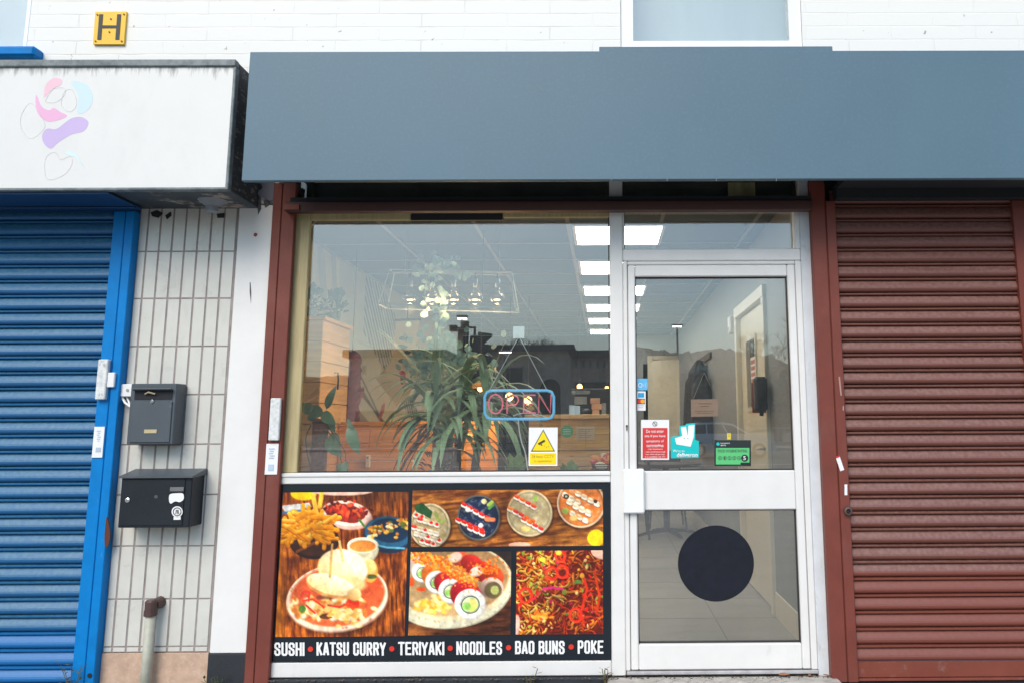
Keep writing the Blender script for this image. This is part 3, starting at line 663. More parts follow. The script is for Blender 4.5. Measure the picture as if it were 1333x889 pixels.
box(bm, XM1-.003, XM1+.004, -.002, .05, tz+.001, ZT, .002); box(bm, PX(1034, 300), XD1+.001, -.002, .05, tz+.001, ZT, .002); box(bm, XM1-.003, XD1+.001, -.002, .05, ZT+.0, ZT+.022, .002)
obj('transom_rail', bm, white_paint, t)
bm = B(); box(bm, XM1-.003, XM1+.018, -.006, .05, .062, tz2-.001, .004); box(bm, XD1-.030, XD1+.001, -.006, .05, .062, tz2-.001, .004)
obj('door_jamb', bm, white_paint, t)
obj('window_pane', box(B(), XL+.01, XM0-.001, GLY, GLY+.006, ZS1, ZT), pane, t)
obj('transom_pane', box(B(), XM1+.004, PX(1034, 300), GLY, GLY+.006, tz, ZT), pane, t)
bm = B(); box(bm, XL+.01, XM0-.001, GLY-.01, GLY-.001, ZS1, ZS1+.006); box(bm, XM0-.006, XM0-.001, GLY-.01, GLY-.001, ZS1+.006, ZT)
box(bm, XM1+.004, XM1+.008, GLY-.01, GLY-.001, tz, ZT)
obj('seal', bm, seal, t)
# dark glazed strip above the rolled shutter bar, boarded behind
for a, b in ((XL+.01, XM0-.001), (XM1, XD1)):
    obj('upper_pane', box(B(), a, b, GLY-.01, GLY-.004, ZT+.03, 2.46), pane_dark, t)
bm = B(); box(bm, XL, XD1, .02+.10, .135, ZT+.03, 2.465)
box(bm, XD1, 1.25, .056, .12, 2.28, 2.52); box(bm, -1.72, XL+.06, .062, .1015, ZT+.03, 2.47); obj('backing_board', bm, mat('mottled_dark_board', (.028, .034, .036), .6, var=.5, scale=7, dirt=((.17, .14, .09), 5, .60, .72, .6, (2, 1, .6))), t)
bm = B(); pbox(bm, 948, 238, 983, 256, .10, .115); obj('cream_reflection', bm, mat('cream_reflection', (.42, .36, .20), .7, var=.3, scale=14, stretch=(4, 1, .4)), t)  # pale patch painted in for a cream reflection in the upper glass
# inner cream wooden lining
bm = B(); box(bm, XL, PX(396, 440, .015), .012, .038, ZS1+.001, ZT-.002, .003)
box(bm, PX(396, 440, .015)+.001, PX(534, 283, .015), .014, .038, PZ(450, 287, .015), ZT-.002, .002)
box(bm, PX(655, 283, .015), XM0-.002, .014, .038, PZ(720, 283, .015), ZT-.002, .002)
box(bm, PX(534, 283, .015)+.001, PX(655, 283, .015)-.001, .02, .038, PZ(600, 287.5, .02), ZT-.002, .002, 1)
obj('inner_lining', bm, [cream_wood, dark_gap], t)
bm = B(); box(bm, XL, XM0, .052, .20, ZS1-.035, ZS1-.008, .003); obj('inner_sill', bm, white_paint, t)
bm = B(); tube(bm, [tuple(v) for v in smoothpts([P(424, 283, .056), P(412, 288, .056), P(404, 298, .058), P(401, 312, .06), P(403, 322, .06)], 5, False)], .003, 5); obj('loose_cable', bm, white_plastic, t)

# ------------------------------------------------------------------ SHOP DOOR
bm = B(); box(bm, XM1-.003, XM1+.032, .046, .056, .062, tz2-.001); box(bm, XD1-.044, XD1+.001, .046, .056, .062, tz2-.001); obj('door_stop', bm, white_paint, t)
t = thing('shop_door', 'white framed glass shop door with a black dot and stickers on its panes', 'door', (.545, 0, .062))
dl0, dl1 = XM1+.021, XD1-.033
gx0, gx1 = PX(826.5, 360), PX(1024.5, 360)
zt, z1u, z0u, z1l, z0l = tz2-.022, PZ(930, 360.5), PZ(930, 612), PZ(930, 663), PZ(930, 837)
DY = -.010
bm = B()
box(bm, XM1+.019, XD1-.031, -.003, .045, tz2-.019, tz2-.002, .003)
obj('head_strip', bm, white_paint, t)
bm = B()
box(bm, dl0, gx0, DY, .045, .066, zt, .005); box(bm, gx1, dl1, DY, .045, .066, zt, .005)
for a, b in ((z1u, zt), (z1l, z0u), (.066, z0l)): box(bm, gx0+.001, gx1-.001, DY+.001, .045, a, b, .005)
obj('door_frame', bm, white_paint, t)
bm = B()
for a, b in ((z0u, z1u), (z0l, z1l)):
    box(bm, gx0, gx0+.005, .012, .03, a, b); box(bm, gx1-.005, gx1, .012, .03, a, b); box(bm, gx0, gx1, .012, .03, b-.005, b-.0); box(bm, gx0, gx1, .012, .03, a, a+.006)
obj('seal', bm, seal, t)
obj('upper_pane', box(B(), gx0, gx1, .022, .028, z0u, z1u), pane, t)
obj('lower_pane', box(B(), gx0, gx1, .022, .028, z0l, z1l), pane, t)
obj('black_dot', disc(B(), 932, 733, 49.5, .0195, .0215, 72), mat('black_vinyl', (.010, .012, .02), .5, spec=.25, var=.2, scale=30), t)
bm = B(); pbox(bm, 811.5, 610, 839, 668, -.038, DY+.001, .006); obj('lock_cover', bm, white_pvc, t)
bm = B(); c = P(816, 556, DY); lathe(bm, (c.x, DY, c.z+.007), [(.006, 0), (.006, .002)], 12, 'Y'); box(bm, c.x-.003, c.x+.003, DY-.002, DY, c.z-.014, c.z+.004); obj('keyhole', bm, mat('grey_keyhole', (.12, .12, .12), .4, metal=.6), t)
bm = B(); box(bm, XM1, XD1, -.012, .05, .045, .061, .003); obj('threshold', bm, mat('worn_aluminium', (.42, .41, .42), .5, var=.25, scale=20), t)
bm = B(); box(bm, PX(826, 336, -.02), PX(826, 336, -.02)+.001, -.01, -.009, 2.0, 2.01); bm.free()

# stickers on the door glass (each lies on the inside of the pane as a print facing out)
SY = .0195
def sheet(name, label, a, b, c, d, m, cat='sticker', pts=None, Y=SY, group=None):
    t = thing(name, label, cat, P((a+c)/2, d, Y), group=group)
    obj('sheet', flat(B(), pts or [(a, b), (c, b), (c, d), (a, d)], Y, Y+.0015), m, t); return t
def marks(t, nm, m, rects, Y=SY-.0012, thick=.0008):
    bm = B()
    for q in rects: flat(bm, [(q[0], q[1]), (q[2], q[1]), (q[2], q[3]), (q[0], q[3])], Y, Y+thick)
    return obj(nm, bm, m, t)
red_ink = mat('notice_red', (.62, .035, .035), .45, var=.04); dark_ink = MATS['dark_print']; white_ink = mat('white_ink', (.85, .85, .85), .45, var=.02)
teal = mat('teal_print', (.0, .50, .50), .45, var=.05); green = mat('rating_green', (.10, .52, .18), .45, var=.03)
t = sheet('notice', 'white and red notice low on the door glass, headed by a crossed circle', 834.5, 546, 871, 598, paper_white, 'notice')
obj('red_panel', flat(B(), [(836.5, 556.5), (869, 556.5), (869, 596), (836.5, 596)], SY-.0012, SY-.0002), red_ink, t)
bm = B(); ring_flat(bm, 852.5, 551.3, 2.4, 3.2, SY-.0012, SY-.0004, 16); flat(bm, [(850.4, 549.6), (851.1, 549), (854.7, 553), (854, 553.6)], SY-.0012, SY-.0004); obj('crossed_circle', bm, dark_ink, t)
for i, (s, wd, h) in enumerate((('Do not enter', 23, 4.2), ('site if you have', 27, 4.2), ('symptoms of', 23, 4.2), ('coronavirus', 22, 4.2), ('- high temperature', 20, 2.3), ('- new, continuous cough', 27, 2.3), ('Your NHS will give help', 25, 2.1), ('it is available via 111', 26, 2.1))):
    yb = [563, 569.6, 576.2, 581.6, 585.4, 589, 592.2, 595.2][i]
    obj('lettering', textmesh(s, 852.7-wd/2, yb, SY-.0022, wd, h, .012 if i < 4 else .004, .0008), white_ink, t)
t = sheet('card_sticker', 'blue contactless payment sticker topmost at the left edge of door glass', 828, 492.5, 843, 507.5, mat('light_blue_print', (.12, .45, .75), .45), 'sticker')
bm = B()
for k in range(3):
    tube(bm, [P(837+k*2.2+1.2*math.cos(a), 501+(2+k*1.3)*math.sin(a), SY-.001) for a in np.linspace(-1, 1, 6)], .0007, 4)
ring_flat(bm, 833.5, 501, 2.2, 2.9, SY-.0012, SY-.0003, 14)
obj('wave_marks', bm, white_ink, t)
t = sheet('card_sticker', 'white card payment sticker with red and orange circles on the door glass', 828.5, 509, 840.5, 534, paper_white, 'sticker')
marks(t, 'blue_mark', mat('card_blue', (.02, .32, .62), .45), [(830.5, 511, 838.5, 517)])
marks(t, 'navy_band', mat('card_navy', (.03, .05, .16), .45), [(829.5, 518.5, 839.5, 525.5)])
obj('red_circle', disc(B(), 832.5, 522, 2.8, SY-.0024, SY-.0014, 20), mat('card_red', (.65, .04, .02), .45), t)
obj('orange_circle', disc(B(), 836.6, 522, 2.8, SY-.0032, SY-.0025, 20), mat('card_orange', (.85, .38, .02), .45), t)
marks(t, 'small_print', MATS['faint_blue_print'], [(830.5, 527, 838.5, 528), (830.5, 529.5, 837, 530.5)])
t = thing('delivery_sticker', 'turquoise delivery sticker with a white angular animal head on the door glass', 'sticker', P(891, 598, SY))
obj('sheet', flat(B(), [(873, 568), (884.5, 566.5), (884.5, 554), (892, 553), (893.5, 551), (905, 550), (905, 572), (909.8, 573.5), (909.8, 595.5), (873.5, 596)], SY, SY+.0015), teal, t)
bm = B(); flat(bm, [(888.2, 567), (886.4, 555.8), (893, 554.8), (895.3, 567.3), (896.2, 553.3), (904, 552.3), (903, 568.5), (899, 581), (880.6, 577.8), (878.4, 570)], SY-.0012, SY-.0002)
obj('animal_logo', bm, white_ink, t)
bm = B(); disc(bm, 890.6, 570, .8, SY-.0020, SY-.0013, 8); disc(bm, 895.4, 570.2, .8, SY-.0020, SY-.0013, 8); obj('logo_eye', bm, teal, t)
obj('lettering', textmesh("We're on", 876, 588.2, SY-.0012, 15, 3.6, .006, .0008), white_ink, t)
obj('lettering', textmesh('deliveroo', 881, 594.6, SY-.0012, 27.5, 5.6, .03, .0008), white_ink, t)
t = sheet('rating_sticker', 'black and green food hygiene rating sticker low on the door glass', 930, 572.5, 977.5, 606, mat('rating_black', (.012, .022, .022), .45), 'sticker')
obj('green_panel', flat(B(), [(932, 582.5), (975.5, 582.5), (975.5, 604), (932, 604)], SY-.0012, SY-.0002), green, t)
obj('lettering', textmesh('FOOD HYGIENE RATING', 934.5, 588.3, SY-.0022, 38, 3.6, .004, .0008), dark_ink, t)
bm = B()
for i in range(5): ring_flat(bm, 937.3+i*6.2, 595.7, 2.0, 2.5, SY-.0022, SY-.0014, 14)
obj('score_ring', bm, dark_ink, t)
for i in range(5): obj('score_numeral', textmesh(str(i), 936.4+i*6.2, 597.1, SY-.0022, 1.7, 2.7, 0, .0008), dark_ink, t)
obj('black_disc', disc(B(), 969.4, 595.8, 4.6, SY-.0022, SY-.0014, 26), MATS['rating_black'], t)
obj('score_numeral', textmesh('5', 967.6, 598.4, SY-.0032, 3.5, 5.2, .02, .0008), white_ink, t)
obj('base_strip', flat(B(), [(964, 601.5), (975.5, 601.5), (975.5, 604), (964, 604)], SY-.0023, SY-.0014), MATS['rating_black'], t)
bm = B(); disc(bm, 934.7, 577.5, 2.2, SY-.0012, SY-.0004, 14); obj('agency_mark', bm, teal, t)
obj('lettering', textmesh('food standards', 938, 577.2, SY-.0012, 12, 1.9, 0, .0008), white_ink, t)
obj('lettering', textmesh('agency', 938, 580.3, SY-.0012, 7, 1.9, 0, .0008), white_ink, t)
t = sheet('yellow_tab', 'tiny yellow paper tab stuck just above the hygiene rating sticker', 946.5, 563.5, 951.5, 571.5, mat('yellow_paper', (.75, .62, .06), .6), 'label')
marks(t, 'small_print', dark_ink, [(948, 565, 950, 565.6), (948, 567, 950, 567.6)])

# wooden hanging sign on a suction hook
HY = .045
t = thing('hanging_sign', 'small wooden plaque hung by string from a dark suction hook in the door', 'hanging sign', P(917, 542, HY))
wood_l = mat('pale_plywood', (.62, .36, .25), .55, var=.1, scale=8, stretch=(1, 1, 8))
obj('plaque', flat(B(), [(899.5, 519.5), (935, 519), (934.8, 541.5), (900, 542)], HY, HY+.008), wood_l, t)
bm = B(); tube(bm, [P(902, 520, HY+.004), P(916.5, 485, HY-.004)], .0012, 5); tube(bm, [P(933, 519.5, HY+.004), P(916.8, 485, HY-.004)], .0012, 5); obj('string', bm, mat('jute_string', (.45, .36, .25), .9), t)
bm = B(); pbox(bm, 909, 475, 921, 482.5, .030, .05, .004); obj('suction_hook', bm, mat('dark_teal_plastic', (.02, .05, .055), .3), t)
bm = B()
for q in ((909, 524.5, 926, 525.6), (911, 528, 923, 529), (905, 534.4, 930, 535), (907, 537, 928, 537.6)): flat(bm, [(q[0], q[1]), (q[2], q[1]), (q[2], q[3]), (q[0], q[3])], HY-.001, HY-.0002)
obj('burnt_marks', bm, mat('burnt_wood', (.36, .16, .10), .7), t)

# ------------------------------------------------------------------ WINDOW STICKER, NEON SIGN
t = thing('camera_warning_sign', 'white and yellow camera warning sticker in the lower right of the window', 'sticker', P(707, 606, .036))
CYY = .0365
obj('sheet', flat(B(), [(688.5, 556), (726, 556), (725.5, 606), (688, 606)], CYY, CYY+.0015), paper_white, t)
yel = mat('warning_yellow', (.90, .66, .0), .45, var=.03)
obj('black_triangle', flat(B(), [(707.2, 558.4), (691, 587.2), (722.5, 587)], CYY-.0010, CYY-.0002), dark_ink, t)
obj('yellow_triangle', flat(B(), [(707.2, 560.6), (693, 586), (720.7, 585.9)], CYY-.0020, CYY-.0012), yel, t)
bm = B(); flat(bm, [(700, 576.5), (708.5, 571.6), (710, 574), (701.5, 579)], CYY-.003, CYY-.0022); flat(bm, [(703.5, 578), (705, 577.2), (706.2, 579.4), (704.5, 579.8)], CYY-.003, CYY-.0022)
for a, b in ((709, 580), (711.5, 582), (714, 580.6)): disc(bm, a, b, .5, CYY-.003, CYY-.0022, 6)
obj('camera_pictogram', bm, dark_ink, t)
obj('yellow_panel', flat(B(), [(689.8, 589.2), (724, 589.2), (723.8, 604), (689.6, 604)], CYY-.0012, CYY-.0003), yel, t)
yt = mat('faded_lettering', (.55, .36, .02), .5)
obj('lettering', textmesh('24 hour CCTV', 692, 595.6, CYY-.0022, 29, 4.2, .004, .0008), yt, t)
obj('lettering', textmesh('in operation', 695, 602, CYY-.0022, 23, 3.9, .004, .0008), yt, t)

def glow(name, c, s, base=None):
    m = mat(name, base or c, .35, emit=(c, s)); return m
NY = .085
t = thing('neon_sign', 'lit OPEN sign, pink letters in a light blue tube, hung in the window', 'neon sign', P(676, 545, NY))
q = [(640, 508), (712, 508), (718, 510), (721, 516), (721, 537), (718, 543), (712, 545), (640, 545), (634, 543), (631, 537), (631, 516), (634, 510)]
obj('border_tube', tube(B(), [P(a, b, NY) for a, b in q], .0068, 8, closed=True), glow('neon_blue', (.10, .42, .75), .62, (.15, .4, .6)), t, smooth=True)
pk = glow('neon_pink', (.95, .16, .24), .60, (.5, .1, .15))
L = {'letter_O': [[(645+9.3*math.cos(a), 525.5+12.4*math.sin(a)) for a in np.linspace(0, 2*math.pi, 21)]],
     'letter_P': [[(660, 538), (660.5, 514), (668, 513.5), (674, 516.5), (675, 521), (672, 526), (661, 527.5)]],
     'letter_E': [[(697, 514), (682, 514), (681.5, 537), (697.5, 537)], [(682, 525), (694, 525)]],
     'letter_N': [[(701, 537.5), (701.5, 514), (716.5, 537), (717.5, 513)]]}
for nm, strokes in L.items():
    bm = B()
    for s in strokes: tube(bm, [P(a, b, NY) for a, b in s], .0036, 7)
    obj(nm, bm, pk, t, smooth=True)
bm = B(); pbox(bm, 631, 506.5, 721, 546, NY+.018, NY+.022); obj('clear_backplate', bm, clear, t)
bm = B(); tube(bm, [P(637, 508, NY), P(675.5, 438, GLY+.012)], .0018, 5); tube(bm, [P(711.5, 506.5, NY), P(675.8, 438, GLY+.012)], .0018, 5); obj('hanging_cord', bm, mat('white_cord', (.8, .8, .78), .6), t)
bm = B(); c = P(675.6, 433, GLY+.007); lathe(bm, (c.x, GLY+.026, c.z), [(.009, 0), (.012, .006), (.021, .017), (.022, .019)], 18, 'Y'); pbox(bm, 668, 425, 682.5, 440.5, GLY+.0065, GLY+.0075); obj('suction_cup', bm, mat('cloudy_plastic', (.75, .80, .82), .2, spec=.8), t)
bm = B(); tube(bm, smoothpts([P(674.5, 546, NY), P(676, 560, NY), P(679, 575, NY), P(684, 590, NY), P(687, 612, NY)], 5, False), .0035, 6); tube(bm, smoothpts([P(668, 541, NY+.01), P(680, 537.5, NY+.01), P(700, 539, NY+.01), P(716, 545, NY+.012)], 4, False), .002, 5); obj('power_cable', bm, MATS['white_cord'], t)

# ------------------------------------------------------------------ MENU PANEL WITH PRINTED FOOD PICTURES
MY = -.006
t = thing('menu_panel', 'black menu panel with four food photographs and white lettering under the window', 'poster', (-.75, MY, PZ(600, 859)))
mp0, mp1 = gl2+.004, XM0-.002
mz0, mz1 = PZ(600, 859.5), PZ(600, 629.2)
obj('black_board', box(B(), mp0, mp1, MY, .02, mz0+.002, mz1-.001, .002), mat('gloss_black_print', (.010, .015, .022), .42, var=.1, spec=.3), t)

def lattice(u, v, s, seed):
    rs = np.random.RandomState(seed); T = rs.rand(64, 64)
    a, b = u/s+1000, v/s+1000; ia, ib = np.floor(a).astype(int), np.floor(b).astype(int); fa, fb = a-ia, b-ib
    fa = fa*fa*(3-2*fa); fb = fb*fb*(3-2*fb)
    g = lambda i, j: T[i % 64, j % 64]
    return (g(ia, ib)*(1-fa)+g(ia+1, ib)*fa)*(1-fb)+(g(ia, ib+1)*(1-fa)+g(ia+1, ib+1)*fa)*fb
class Art:
    def __init__(s, u, v): s.u, s.v = u, v; s.c = np.zeros(u.shape+(3,))
    def n(s, sc_, seed=0, sy=None):
        sy = sy or sc_; return .6*lattice(s.u*sc_/sc_, s.v*sc_/sy, sc_, seed)+.4*lattice(s.u, s.v*sc_/sy, sc_/2.3, seed+1)
    def put(s, m, c):
        m = np.clip(m, 0, 1)[..., None]; c = np.array(c, float); s.c = s.c*(1-m)+c*m
    def wood(s, c1, c2, sx, sy_, seed, ang=0):
        a = math.radians(ang); u = s.u*math.cos(a)+s.v*math.sin(a); v = -s.u*math.sin(a)+s.v*math.cos(a)
        k = .5*lattice(u/sx, v/sy_, 1, seed)+.3*lattice(u/sx*2, v/sy_*2.7, 1, seed+1)+.2*lattice(u/sx*6, v/sy_*8, 1, seed+2)
        k = np.clip((k-.25)*2, 0, 1)[..., None]; s.c = np.array(c1)*(1-k)+np.array(c2)*k
    def d(s, cx, cy, rx, ry, rot=0):
        a = math.radians(rot); x, y = s.u-cx, s.v-cy; X = (x*math.cos(a)+y*math.sin(a))/rx; Y = (-x*math.sin(a)+y*math.cos(a))/ry
        return np.sqrt(X*X+Y*Y), X, Y
    def ell(s, cx, cy, rx, ry, c, rot=0, soft=.06, c2=None, rough=0., seed=0, al=1., light=None):
        d, X, Y = s.d(cx, cy, rx, ry, rot)
        if rough: d = d+rough*(s.n(min(rx, ry)*.6, seed)-.5)*2
        m = np.clip((1-d)/soft+.5, 0, 1)*al
        cc = np.array(c, float)*np.ones(s.c.shape)
        if c2 is not None: k = np.clip(.5+.6*Y-.3*X, 0, 1)[..., None]; cc = cc*(1-k)+np.array(c2, float)*k
        m = m[..., None]; s.c = s.c*(1-m)+cc*m
    def stroke(s, pts, w_, c, soft=1.2, al=1., c2=None):
        pts = [(p[0], p[1]) for p in pts]; xs = [p[0] for p in pts]; ys = [p[1] for p in pts]
        sel = (s.u > min(xs)-w_-3) & (s.u < max(xs)+w_+3) & (s.v > min(ys)-w_-3) & (s.v < max(ys)+w_+3)
        if not sel.any(): return
        u, v = s.u[sel], s.v[sel]; D = np.full(u.shape, 1e9); S = np.zeros(u.shape)
        for (a, b), (c_, d_) in zip(pts, pts[1:]):
            L2 = (c_-a)**2+(d_-b)**2+1e-6; k = np.clip(((u-a)*(c_-a)+(v-b)*(d_-b))/L2, 0, 1)
            x_, y_ = u-(a+k*(c_-a)), v-(b+k*(d_-b)); dd = np.hypot(x_, y_); mm = dd < D; D = np.where(mm, dd, D); S = np.where(mm, y_/w_, S)
        m = (np.clip((w_-D)/soft+.5, 0, 1)*al)[:, None]; cc = np.array(c, float)*np.ones((len(u), 3))
        if c2 is not None: k = np.clip(.5+.7*S, 0, 1)[:, None]; cc = cc*(1-k)+np.array(c2, float)*k
        s.c[sel] = s.c[sel]*(1-m)+cc*m
    def poly(s, pts, c, al=1.):
        ins = np.zeros(s.u.shape, bool)
        for (a, b), (c_, d_) in zip(pts, pts[1:]+pts[:1]):
            k = ((b > s.v) != (d_ > s.v)); ins ^= k & (s.u < (c_-a)*(s.v-b)/((d_-b) or 1e-9)+a)
        s.put(ins*al, c)
picm = bpy.data.materials.new('printed_food_picture'); picm.use_nodes = True
_n = picm.node_tree.nodes; _a = _n.new('ShaderNodeVertexColor'); _a.layer_name = 'Col'; picm.node_tree.links.new(_a.outputs[0], _n['Principled BSDF'].inputs['Base Color']); _n['Principled BSDF'].inputs['Roughness'].default_value = .35
def picture(name, parent, x0, x1, z0, z1, Y, step, fn, ku, kv, off, flipY=False, gain=.93, tomap=None):
    nx, nz = max(2, int((x1-x0)/step)), max(2, int((z1-z0)/step))
    X, Z = np.meshgrid(np.linspace(x0, x1, nx), np.linspace(z0, z1, nz))
    if tomap: U, V = tomap(X, Z)
    else:
        a, b = proj(X, Y, Z); U, V = (a-off[0])*ku, (b-off[1])*kv
    A = Art(U, V); fn(A)
    if not tomap:
        k0 = A.c.reshape(nz, nx, 3) if A.c.ndim == 2 else A.c
        L = k0.mean(-1); r1_ = np.roll(np.roll(L, 2, 0), -2, 1); rel = np.clip((L-r1_)/255, -.35, .35)[..., None]
        blur = lambda q: (q+np.roll(q, 1, 0)+np.roll(q, -1, 0)+np.roll(q, 1, 1)+np.roll(q, -1, 1))/5
        lo = lattice(U, V, 130, 71)-.5; mi = lattice(U, V, 22, 72)-.5; fi = lattice(U, V, 6, 73)-.5; mi2 = lattice(U, V, 11, 75)-.5
        sh_ = (1+.40*lo+.20*mi+.10*mi2+.07*fi)[..., None]
        k0 = k0*sh_*(1-.55*rel); k0 = k0+np.clip(fi-.30, 0, 1)[..., None]*np.clip(L/255, .1, 1)[..., None]*np.clip((200-L)/80, 0, 1)[..., None]*260
        gy = k0.mean(-1, keepdims=True); k0 = gy+(k0-gy)*1.12
        A.c = np.clip(k0*1.06*np.array([1.03, 1.0, .93]), 0, 255)
    c = np.clip(A.c/255, 0, 1); c = np.where(c <= .04045, c/12.92, ((c+.055)/1.055)**2.4)*gain
    me = bpy.data.meshes.new(name)
    idx = np.arange(nx*nz).reshape(nz, nx)
    F = np.stack([idx[:-1, :-1], idx[:-1, 1:], idx[1:, 1:], idx[1:, :-1]], -1).reshape(-1, 4)
    vv = np.stack([X, np.full(X.shape, Y), Z], -1).reshape(-1, 3)
    # thickness: a matching rim
    me.from_pydata(vv.tolist(), [], F.tolist())
    ca = me.color_attributes.new('Col', 'FLOAT_COLOR', 'POINT')
    ca.data.foreach_set('color', np.concatenate([c.reshape(-1, 3), np.ones((nx*nz, 1))], 1).astype(np.float32).ravel())
    return obj(name, me, picm, parent)

def bun_picture(A):
    rs = random.Random(4)
    A.wood((78, 30, 12), (212, 120, 44), 60, 9, 11, 88)
    A.put(np.clip((A.n(60, 3)-.35)*1.6, 0, .65), (58, 22, 12)); A.put(np.clip((110-A.v)/160, 0, .7)*np.clip((A.u-180)/200, 0, 1), (40, 26, 24))
    for x in (118, 505, 590): A.stroke([(x, 330), (x-14, 680)], 1.6, (50, 22, 12), al=.6)
    A.put(np.clip((120-A.u)/60, 0, 1)*np.clip((A.v-180)/60, 0, 1)*.55, (228, 150, 40))
    A.ell(190, 40, 58, 32, (250, 200, 20)); A.poly([(90, 95), (215, 82), (225, 100), (110, 130)], (212, 216, 222)); A.stroke([(95, 128), (180, 118)], 5, (70, 110, 150))
    A.ell(360, 30, 140, 20, (236, 190, 180))
    # rear plate with glazed meat
    A.ell(382, 140, 116, 62, (226, 170, 160), rot=8); A.ell(380, 130, 108, 56, (246, 216, 206), rot=8); A.ell(378, 128, 92, 42, (120, 40, 34), rot=8, rough=.12)
    for i in range(70):
        x, y = 378+rs.gauss(0, 45), 122+rs.gauss(0, 20); A.ell(x, y, rs.uniform(7, 16), rs.uniform(4, 9), rs.choice([(150, 40, 30), (98, 24, 22), (196, 84, 50), (210, 60, 40), (80, 22, 20)]), rot=rs.uniform(0, 180), soft=.4)
    # blue dish
    A.ell(570, 225, 112, 82, (28, 40, 62), rot=5, soft=.05); A.ell(570, 214, 108, 72, (40, 84, 116), rot=5); A.ell(572, 206, 88, 54, (22, 44, 70), rot=5); A.stroke([(478, 262), (560, 282), (640, 286)], 4, (96, 160, 190))
    for (x, y) in ((505, 210), (575, 195), (640, 180)):
        for i in range(22): A.ell(x+rs.gauss(0, 16), y+rs.gauss(0, 15), rs.uniform(5, 13), rs.uniform(5, 10), rs.choice([(236, 176, 70), (196, 120, 44), (244, 226, 180), (120, 66, 30), (90, 110, 50)]), soft=.4)
    A.stroke([(438, 158), (462, 188)], 5, (70, 120, 60))
    # chips in a dark bowl
    A.ell(236, 250, 112, 84, (34, 20, 20)); A.ell(236, 270, 100, 50, (60, 34, 28)); A.stroke([(160, 300), (235, 262), (300, 250)], 6, (120, 66, 34)); A.ell(232, 205, 112, 44, (46, 24, 18))
    for i in range(90):
        x, y = 205+rs.uniform(-100, 105), 185+rs.uniform(-62, 46); a = rs.uniform(-.9, .9) if rs.random() < .75 else rs.uniform(1, 2); l = rs.uniform(26, 46)
        y += abs(x-205)*.25
        p = [(x-l*math.cos(a), y-l*math.sin(a)), (x+l*math.cos(a), y+l*math.sin(a))]
        A.stroke([(q[0], q[1]+4) for q in p], 9.5, (150, 84, 12), al=.7); A.stroke(p, rs.uniform(7, 10), rs.choice([(250, 196, 70), (244, 176, 46), (255, 216, 110), (236, 160, 40)]), c2=(214, 130, 20))
    for (p, q) in (((232, 50), (246, 120)), ((272, 36), (262, 98))): A.stroke([p, q], 10, (255, 210, 100), c2=(236, 170, 50))
    # sauce pot
    A.ell(455, 300, 68, 46, (186, 180, 156)); A.stroke([(398, 285), (415, 330), (450, 345), (490, 335), (512, 290)], 14, (206, 200, 176), soft=4); A.ell(454, 272, 70, 36, (238, 230, 206)); A.ell(454, 276, 58, 26, (196, 120, 56), c2=(226, 150, 80))
    # main plate
    A.ell(342, 528, 238, 140, (40, 16, 8), rough=.03, al=.55, soft=.2)
    A.ell(338, 520, 226, 142, (214, 166, 146), rot=-6); A.ell(340, 505, 228, 150, (246, 222, 204), rot=-8, soft=.03); A.ell(342, 498, 212, 136, (184, 78, 46), rot=-8, c2=(216, 106, 66)); A.put(np.clip(A.n(30, 9)-.55, 0, 1)*1.2*(A.d(342, 498, 205, 128, -8)[0] < 1), (140, 46, 30))
    for i in range(12): a = rs.uniform(0, 6.28); A.ell(342+212*math.cos(a), 505+138*math.sin(a), rs.uniform(4, 10), 3, (176, 120, 90), rot=math.degrees(a)+90, soft=.5)
    # rear bun + slider
    A.ell(488, 386, 34, 52, (206, 150, 70)); A.ell(484, 374, 30, 40, (250, 216, 150), c2=(220, 160, 90)); A.ell(492, 412, 26, 10, (70, 80, 40))
    A.ell(366, 392, 112, 92, (206, 140, 80), rot=14, al=.8); A.ell(364, 378, 112, 88, (255, 246, 216), rot=14, c2=(240, 206, 150), soft=.08); A.ell(400, 440, 70, 34, (244, 206, 150), rot=10, al=.8, soft=.3)
    # front filling
    for i in range(150):
        x, y = 320+rs.gauss(0, 75), 555+rs.gauss(0, 26)-abs(rs.gauss(0, 10)); A.ell(x, y, rs.uniform(9, 24), rs.uniform(7, 15), rs.choice([(246, 206, 130), (250, 226, 176), (226, 160, 80), (255, 240, 210), (206, 120, 60), (240, 186, 110)]), rot=rs.uniform(0, 180), soft=.5)
    A.stroke([(255, 505), (320, 505), (420, 480)], 9, (70, 40, 30), al=.6, soft=6)
    for p in ([(180, 500), (192, 476), (216, 482), (212, 520)], [(185, 520), (230, 512), (280, 548)], [(300, 540), (350, 548), (390, 530)], [(200, 540), (240, 575)]): A.stroke(p, 4.5, (216, 60, 50))
    A.ell(408, 534, 30, 28, (216, 40, 24), c2=(240, 90, 50)); A.ell(184, 556, 16, 18, (80, 120, 50)); A.ell(290, 590, 30, 12, (90, 50, 30), rough=.2)
    A.ell(316, 462, 116, 44, (214, 150, 90), rot=14, al=.8); A.ell(312, 448, 112, 44, (255, 246, 218), rot=15, c2=(246, 214, 160), soft=.08); A.ell(418, 492, 30, 30, (246, 214, 160), c2=(226, 176, 110), soft=.2)
    for i in range(50): A.ell(390+rs.gauss(0, 32), 585+rs.gauss(0, 14), rs.uniform(7, 16), rs.uniform(5, 11), rs.choice([(250, 216, 140), (236, 176, 90), (255, 236, 190)]), soft=.5)
    A.stroke([(318, 268), (308, 414)], 5, (226, 186, 120), c2=(190, 140, 80)); A.stroke([(350, 254), (366, 342)], 5.5, (232, 196, 130))
